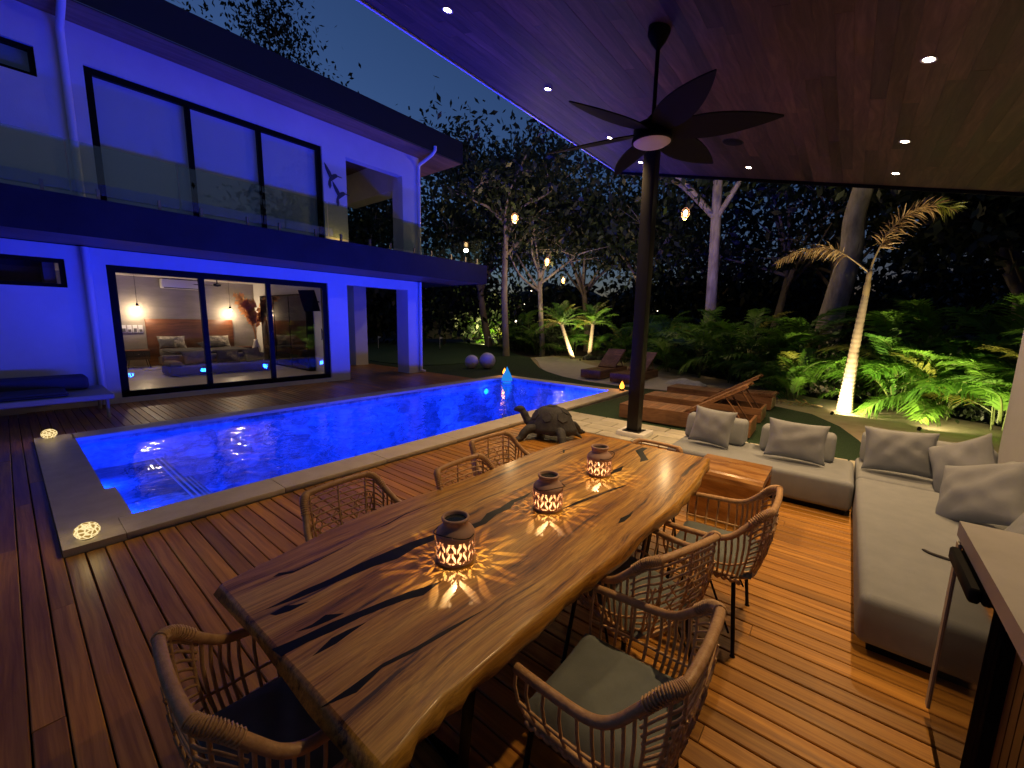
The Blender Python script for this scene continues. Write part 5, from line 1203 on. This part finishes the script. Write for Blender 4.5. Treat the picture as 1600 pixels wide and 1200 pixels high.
PTS = ((19.2, 9.3, 1.4), (19.8, 10.4, 1.5), (19.6, 11.6, 1.3), (18.7, 8.4, 1.3))
for (x, y, h), od in zip(PTS, ordinals(PTS)):
    areca(x, y, h, 11, f'leafy green palm shrub lit behind the twin small palms, {od}', 'shrubs behind the twin palms', .15)

def ringed_trunk(pts, r0, r1, n=10, rings=26):
    P = cat_rom(pts, 8); m = MB(); N = len(P); pp = []; rr_ = []
    for i in range(rings*3+1):
        s = i/(rings*3); f = s*(N-1); k = min(int(f), N-2); pp.append(P[k].lerp(P[k+1], f-k)); rr_.append((r0+(r1-r0)*s**.7)*(1.06 if i % 3 == 0 else .98))
    return m.tube(pp, rr_, n)
def small_palm(base, top, label):
    t = thing('small_palm', label, 'palm', base, 0, 'twin spotlit palms by the path')
    b = Vector(base); tp = Vector(top); ringed_trunk([b, b.lerp(tp, .45)+Vector((0, 0, -.05)), tp], .13, .085, 9, 16).build('trunk', 'palm_trunk', t)
    for k in range(20):
        o = obj('frond', SF[k % 3], t, False); az = 2.4*k+rpz.uniform(-.2, .2); el = 1.25-1.5*(k/20)**.9
        o.location = tp-b; s = rpz.uniform(1.15, 1.5); o.scale = (s, s, s); o.rotation_euler = (rpz.uniform(-.2, .2), -el, az)
SF = [frond_mesh('leaf_palm', 'frond_stem', arch=.45, n=30, ll=.26, lw=.022, droop=.5, seed=s) for s in (11, 12)]+[frond_mesh('leaf_yellow', 'dead_stem', arch=.5, n=28, ll=.24, lw=.022, droop=.7, seed=13)]
small_palm((17.45, 10.35, -.04), (17.10, 10.85, 1.62), 'left small palm, leaning trunk, glowing in its spotlight')
small_palm((18.35, 9.95, -.04), (18.75, 10.05, 1.65), 'right small palm glowing in the spotlight by the path')
tag(MB().sphere((18.0, 9.75, 0), .42, .30, .22, 14, 9).sphere((18.45, 9.4, -.02), .3, .25, .17, 12, 8).build('boulder', 'stone_turtle'), 'dark rounded boulder at the foot of the twin palms', 'rock')

# the tall spotlit palm with two withered fronds
pl = thing('tall_palm', 'slim spotlit palm with two withered brown fronds', 'palm', (11.35, -.12, -.04))
ringed_trunk([(11.35, -.10, -.06), (11.36, -.10, .5), (11.38, -.125, 1.5), (11.40, -.17, 2.45)], .165, .055, 12, 30).build('trunk', 'palm_trunk', pl)
MB().tube(cat_rom([(11.40, -.17, 2.40), (11.40, -.175, 2.70), (11.40, -.185, 2.92)], 4), [.058]*4+[.045]*4+[.035], 10).build('crown_shaft', 'dead_stem', pl)
def path_frond(path, ll, nl, mat, mat_tip, seed, droop):
    P = cat_rom(path, 8); rg = np.random.default_rng(seed); N = len(P)-1; m = MB(); ti = []
    for i in range(nl):
        s = .30+.70*i/nl; f = s*N; k = min(int(f), N-1); p = P[k].lerp(P[k+1], f-k); tg = (P[k+1]-P[k]).normalized()
        for sg in range(3):
            ang = rg.uniform(0, 2*np.pi); u = tg.cross(Vector((0, 0, 1))).normalized(); w = tg.cross(u)
            d = (u*math.cos(ang)+w*math.sin(ang)*.7+tg*rg.uniform(.3, 1.0)).normalized(); d = (d+Vector((0, 0, -droop*rg.uniform(.3, 1.2)))).normalized()
            l = ll*rg.uniform(.6, 1.15)*(1-.35*max(0, s-.7)/.3); wv = d.cross(Vector((rg.uniform(-1, 1), rg.uniform(-1, 1), .4))).normalized()*.009
            e = p+d*l+Vector((0, 0, -droop*l*.3)); mid = p+d*l*.55
            m.add([p-wv*.5, p+wv*.5, mid+wv, mid-wv, e], [(0, 1, 2, 3), (3, 2, 4)]); ti += [1 if (s > .82 and rg.random() < .8 and mat_tip) else 0]*2
    k = len(m.f); m.tube(P, [.020*(1-.75*i/len(P)) for i in range(len(P))], 6)
    me = bpy.data.meshes.new('withered_frond'); me.from_pydata(m.v, [], m.f); me.materials.append(MATS[mat]); me.materials.append(MATS[mat_tip or mat]); me.materials.append(MATS['dead_stem'])
    me.polygons.foreach_set('material_index', ti+[2]*(len(m.f)-k)); me.update(); return obj('withered_frond', me, pl)
path_frond([(11.40, -.18, 2.88), (11.40, .05, 3.10), (11.40, .26, 3.28), (11.39, .50, 3.42), (11.38, .75, 3.46), (11.34, 1.10, 3.40), (11.31, 1.46, 3.22)], .26, 64, 'leaf_dead', None, 1, .75)
path_frond([(11.40, -.185, 2.90), (11.40, -.22, 3.15), (11.40, -.30, 3.42), (11.40, -.42, 3.72), (11.38, -.66, 3.98), (11.36, -.95, 4.06), (11.33, -1.22, 3.98)], .36, 76, 'leaf_dead', 'leaf_yellow', 2, .42)
pf = rpz
t = tag(obj('fallen_frond', path_frond([(11.5, .3, -.02), (11.35, .7, .04), (11.2, 1.2, .02)], .16, 20, 'leaf_dead', None, 6, .5).data), 'withered frond litter on the sand beside the palm foot', 'frond')
for o in list(pl.children):
    if o.data == t.data: bpy.data.objects.remove(o)

# ---- broadleaf trees
def leaf_cloud(C, nper, rad, size, rg, flat=.7):
    """diamond leaves scattered round cluster centres C"""
    M = len(C)*nper; c = np.repeat(np.asarray(C), nper, 0); off = rg.normal(0, 1, (M, 3))*rad*np.array([1, 1, flat]); p = c+off
    d = rg.normal(0, 1, (M, 3)); d[:, 2] -= .8; d /= np.linalg.norm(d, axis=1)[:, None]
    a = rg.normal(0, 1, (M, 3)); w = np.cross(d, a); w /= np.linalg.norm(w, axis=1)[:, None]
    l = size*rg.uniform(.6, 1.3, (M, 1)); V = np.stack([p, p+d*l*.45+w*l*.24, p+d*l, p+d*l*.45-w*l*.24], 1).reshape(-1, 3)
    F = np.arange(4*M).reshape(-1, 4); return V, F
def tree(base, fork_h, r0, top_h, crad, label, seed, limbs=6, lean=(0, 0), nper=26, lsize=.26, lrad=.55, bark='bark', leaf='leaf_tree', group=None, name='garden_tree', tips_extra=3, low=.35, trunkpts=None):
    rg = np.random.default_rng(seed); t = thing(name, label, 'tree', base, 0, group)
    b = Vector(base); f = b+Vector((lean[0], lean[1], fork_h)); m = MB(); tips = []
    mid = b.lerp(f, .5)+Vector((rg.uniform(-.12, .12), rg.uniform(-.12, .12), 0))
    tp = trunkpts and [Vector(p) for p in trunkpts] or [b+Vector((0, 0, -.15)), b+Vector((0, 0, .4)), mid, f]
    P = cat_rom(tp, 6); m.tube(P, [r0*(1.25 if i == 0 else 1-.38*i/len(P)) for i in range(len(P))], 10); f = P[-1]
    for k in range(limbs):
        az = 2*math.pi*k/limbs+rg.uniform(-.4, .4); out = crad*rg.uniform(.55, 1.0); zz = top_h*rg.uniform(.62, 1.0)
        if k % 3 == 2: zz = fork_h+(top_h-fork_h)*rg.uniform(low*.3, low+.25)
        st = P[-1-int(rg.integers(0, 4))]; e = Vector((f.x+out*math.cos(az), f.y+out*math.sin(az), b.z+zz))
        c1 = st.lerp(e, .35)+Vector((rg.uniform(-.4, .4), rg.uniform(-.4, .4), rg.uniform(.0, .7))); c2 = st.lerp(e, .7)+Vector((rg.uniform(-.5, .5), rg.uniform(-.5, .5), rg.uniform(-.1, .7)))
        Lp = cat_rom([st, c1, c2, e], 5); rl = r0*.42; m.tube(Lp, [rl*(1-.85*i/len(Lp)) for i in range(len(Lp))], 6)
        tips += [Lp[-1], Lp[-4]]
        for q in range(4):
            s0 = Lp[int(rg.integers(5, len(Lp)-1))]; dv = Vector((rg.normal(), rg.normal(), rg.uniform(-.1, .9))).normalized()*crad*rg.uniform(.28, .5)
            e2 = s0+dv; mm = s0.lerp(e2, .5)+Vector((rg.uniform(-.2, .2), rg.uniform(-.2, .2), .15)); S = cat_rom([s0, mm, e2], 4); m.tube(S, [rl*.36*(1-.8*i/len(S)) for i in range(len(S))], 5); tips += [S[-1], S[4]]
            for q2 in range(tips_extra):
                e3 = S[int(rg.integers(2, len(S)))]+Vector((rg.normal(), rg.normal(), rg.uniform(-.4, .7))).normalized()*crad*rg.uniform(.12, .28); m.tube([S[3], e3], [rl*.14, rl*.05], 4); tips.append(e3)
    m.build('trunk', bark, t)
    V, F = leaf_cloud([tuple(p) for p in tips], nper, lrad, lsize, rg); obj('crown', npmesh('crown', V, F, leaf), t); return t
tree((16.1, 13.5, -.05), 6.4, .20, 11.6, 3.9, 'tall pale trunked tree carrying the brightest hanging lantern', 1, 9, (-.05, .1), 32, .30, .75, low=.5)
tree((21.4, 19.6, -.05), 4.6, .30, 13.0, 5.2, 'dark trunked tree in front of the lit lime bush', 2, 9, (-.5, .5), 40, .36, .95, leaf='leaf_tree')
tree((18.9, 13.2, -.05), 4.4, .17, 10.2, 4.2, 'slender tree with many lamp lit forking branches behind the lamps', 3, 11, (-.2, .2), 17, .28, .8, bark='bark_pale', low=.6)
tree((17.5, 4.25, -.05), 7.4, .26, 11.5, 4.0, 'straight bare trunked tree right of the steel post', 4, 8, (-.05, .2), 40, .32, .9, bark='bark_pale')
tree((15.0, .36, -.05), 5.9, .35, 11.0, 4.2, 'massive pruned tree trunk behind the tall palm', 5, 7, (.0, .2), 34, .34, .9, bark='bark_pale', trunkpts=[(15.0, .42, -.2), (15.0, .45, .5), (15.0, .50, 1.6), (15.0, .34, 2.9), (15.0, .22, 3.9), (15.0, .24, 4.8), (15.0, .02, 6.2)])
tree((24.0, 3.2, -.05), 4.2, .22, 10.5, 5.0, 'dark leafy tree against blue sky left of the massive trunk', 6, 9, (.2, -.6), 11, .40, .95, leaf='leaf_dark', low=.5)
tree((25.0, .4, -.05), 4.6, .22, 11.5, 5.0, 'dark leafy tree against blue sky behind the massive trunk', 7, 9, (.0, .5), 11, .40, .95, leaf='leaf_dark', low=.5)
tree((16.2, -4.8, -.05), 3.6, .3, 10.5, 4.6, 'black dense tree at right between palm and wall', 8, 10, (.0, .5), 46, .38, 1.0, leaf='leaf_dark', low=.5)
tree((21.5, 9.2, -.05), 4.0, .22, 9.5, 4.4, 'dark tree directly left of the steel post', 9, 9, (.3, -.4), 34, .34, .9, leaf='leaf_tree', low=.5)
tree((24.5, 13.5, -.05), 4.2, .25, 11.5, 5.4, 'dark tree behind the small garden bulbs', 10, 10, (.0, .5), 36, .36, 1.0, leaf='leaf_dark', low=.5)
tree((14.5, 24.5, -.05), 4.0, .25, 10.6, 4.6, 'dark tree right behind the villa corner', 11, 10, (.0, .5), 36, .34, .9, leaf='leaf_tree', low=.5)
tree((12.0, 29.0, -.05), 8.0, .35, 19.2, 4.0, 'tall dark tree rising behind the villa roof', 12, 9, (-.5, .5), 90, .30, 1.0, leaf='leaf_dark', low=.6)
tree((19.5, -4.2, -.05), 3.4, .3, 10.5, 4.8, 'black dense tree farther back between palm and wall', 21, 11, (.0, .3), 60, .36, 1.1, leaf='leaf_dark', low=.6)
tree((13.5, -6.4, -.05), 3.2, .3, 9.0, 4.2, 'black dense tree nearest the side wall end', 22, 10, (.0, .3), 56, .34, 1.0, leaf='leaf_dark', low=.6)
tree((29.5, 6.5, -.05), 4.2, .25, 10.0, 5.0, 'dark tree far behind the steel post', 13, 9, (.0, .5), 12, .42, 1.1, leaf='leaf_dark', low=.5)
# far wood that closes the view
rg = np.random.default_rng(50); C = []
for k in range(900):
    a = R(rg.uniform(-28, 72)); d = rg.uniform(29, 38); hmax = 4.6+1.0*math.sin(a*9)+.8*math.sin(a*23)+(4.5 if a < R(-2) else 0); C.append((d*math.cos(a), d*math.sin(a), rg.uniform(.2, 1)**.8*hmax))
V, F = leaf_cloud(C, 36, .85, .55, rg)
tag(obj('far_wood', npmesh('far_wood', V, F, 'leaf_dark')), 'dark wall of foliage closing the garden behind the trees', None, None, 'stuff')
# loose low undergrowth at the foot of the borders
C = []
for k in range(420):
    s = rg.random(); p = np.array([13.0, .2])+s*np.array([6.5, 9.0])+rg.normal(0, .8, 2)+np.array([1.4, -1.0]); C.append((p[0], p[1], rg.uniform(0, 1.0)))
for k in range(260):
    s = rg.random(); p = np.array([19.5, 13.0])+s*np.array([4.0, 6.5])+rg.normal(0, .6, 2); C.append((p[0], p[1], rg.uniform(0, 1.4)))
for k in range(260):
    s = rg.random(); p = np.array([13.2, .4])+s*np.array([-2.6, -4.2])+rg.normal(0, .5, 2)+np.array([.9, -.3]); C.append((p[0], p[1], rg.uniform(0, 1.5)))
V, F = leaf_cloud(C, 30, .26, .14, rg)
tag(obj('undergrowth', npmesh('undergrowth', V, F, 'leaf_tree')), 'low leafy ground cover under the palms and trees', None, None, 'stuff')

# ================================================================== GARDEN LAMPS
def cage_lamp(x, y, z, s, power, cord, label):
    t = thing('hanging_lantern', label, 'lantern', (x, y, z), 0, 'lit cage lanterns hanging in the trees')
    MB().tube([(x, y, z+.18*s), (x, y, z+cord)], .008, 5).build('cord', 'cord', t)
    MB().sphere((x, y, z), .075*s, .075*s, .11*s, 12, 8).build('bulb', 'bulb_warm', t)
    m = MB()
    for k in range(8):
        a = 2*math.pi*k/8; m.tube([(x+.02*math.cos(a), y+.02*math.sin(a), z+.19*s), (x+.12*s*math.cos(a), y+.12*s*math.sin(a), z+.08*s), (x+.13*s*math.cos(a), y+.13*s*math.sin(a), z-.06*s), (x+.04*s*math.cos(a), y+.04*s*math.sin(a), z-.19*s)], .007*s, 4)
    m.build('cage', 'rattan', t)
    light('lantern_light', 'POINT', (x, y, z-.26*s), power, (1, .68, .32), t, shadow_soft_size=.1)
cage_lamp(13.19, 10.72, 5.78, 1.05, 150, 3.0, 'brightest hanging lantern high above the lawn, by the pale trunk')
cage_lamp(16.87, 11.65, 4.64, 1.05, 90, 2.6, 'orange hanging lantern in the middle of the trees')
cage_lamp(20.26, 12.87, 4.12, 1.0, 80, 2.6, 'pale hanging lantern right of and below the orange one')
cage_lamp(14.3, 4.53, 5.3, 1.0, 150, 3.2, 'hanging lantern to the right of the steel post')
dots = [(24.86, 18.52, 3.96), (26.18, 20.09, 3.11), (28.54, 16.57, 3.17), (29.3, 19.14, 3.34), (30.57, 19.01, 3.71), (29.64, 16.65, 3.67), (29.72, 14.35, 3.3), (28.91, 13.71, 2.64), (29.12, 10.63, 2.69), (22.64, 18.13, 1.75), (25.6, 15.63, 2.81), (31.19, 10.79, 3.09)]
for (x, y, z), od in zip(dots, ordinals(dots)):
    t = thing('festoon_bulb', f'tiny warm festoon bulb deep among the far trees, {od}', 'bulb', (x, y, z), 0, 'tiny festoon bulbs among the far trees')
    MB().sphere((x, y, z), .055, n=10, m=8).build('bulb', 'bulb_small', t); MB().lathe([(.0, .20), (.035, .19), (.035, .07), (.02, .05)], (x, y, z), 8).tube([(x, y, z+.18), (x, y, z+1.6)], .006, 4).build('socket', 'matt_black', t)
def spot(x, y, z, aim, power, label, col=(1, .80, .42), ang=95):
    t = thing('garden_spotlight', label, 'spotlight', (x, y, z), 0, 'garden spotlights')
    d = (Vector(aim)-Vector((x, y, z+.03))).normalized(); c = Vector((x, y, z+.03))
    MB().tube([c-d*.04, c+d*.03], [.022, .032], 10, cap=False).tube([(x, y, z-.04), (x, y, z+.05)], .010, 6).build('housing', 'matt_black', t)
    u = d.cross(Vector((0, 0, 1))).normalized(); w = d.cross(u); m = MB(); m.add([c+d*.02+(u*math.cos(2*math.pi*k/12)+w*math.sin(2*math.pi*k/12))*.026 for k in range(12)], [tuple(range(12))]); m.build('lens', 'bulb_small', t)
    light('spot_beam', 'SPOT', c+d*.07, power, col, t, aim, spot_size=R(ang), spot_blend=.7, shadow_soft_size=.04)
spot(10.70, .10, -.04, (11.9, -.75, 1.6), 680, 'garden spotlight at the foot of the tall palm', ang=150)
spot(10.15, -1.15, -.04, (11.7, -2.0, 2.0), 420, 'garden spotlight among the palms right of the tall palm', ang=140)
spot(17.1, 9.75, -.04, (17.9, 10.4, 1.4), 800, 'garden spotlight at the foot of the twin palms', ang=110)
spot(22.1, 20.6, -.04, (24.8, 22.7, 2.2), 3200, 'garden spotlight under the lime green bush', (1, .90, .30), 110)
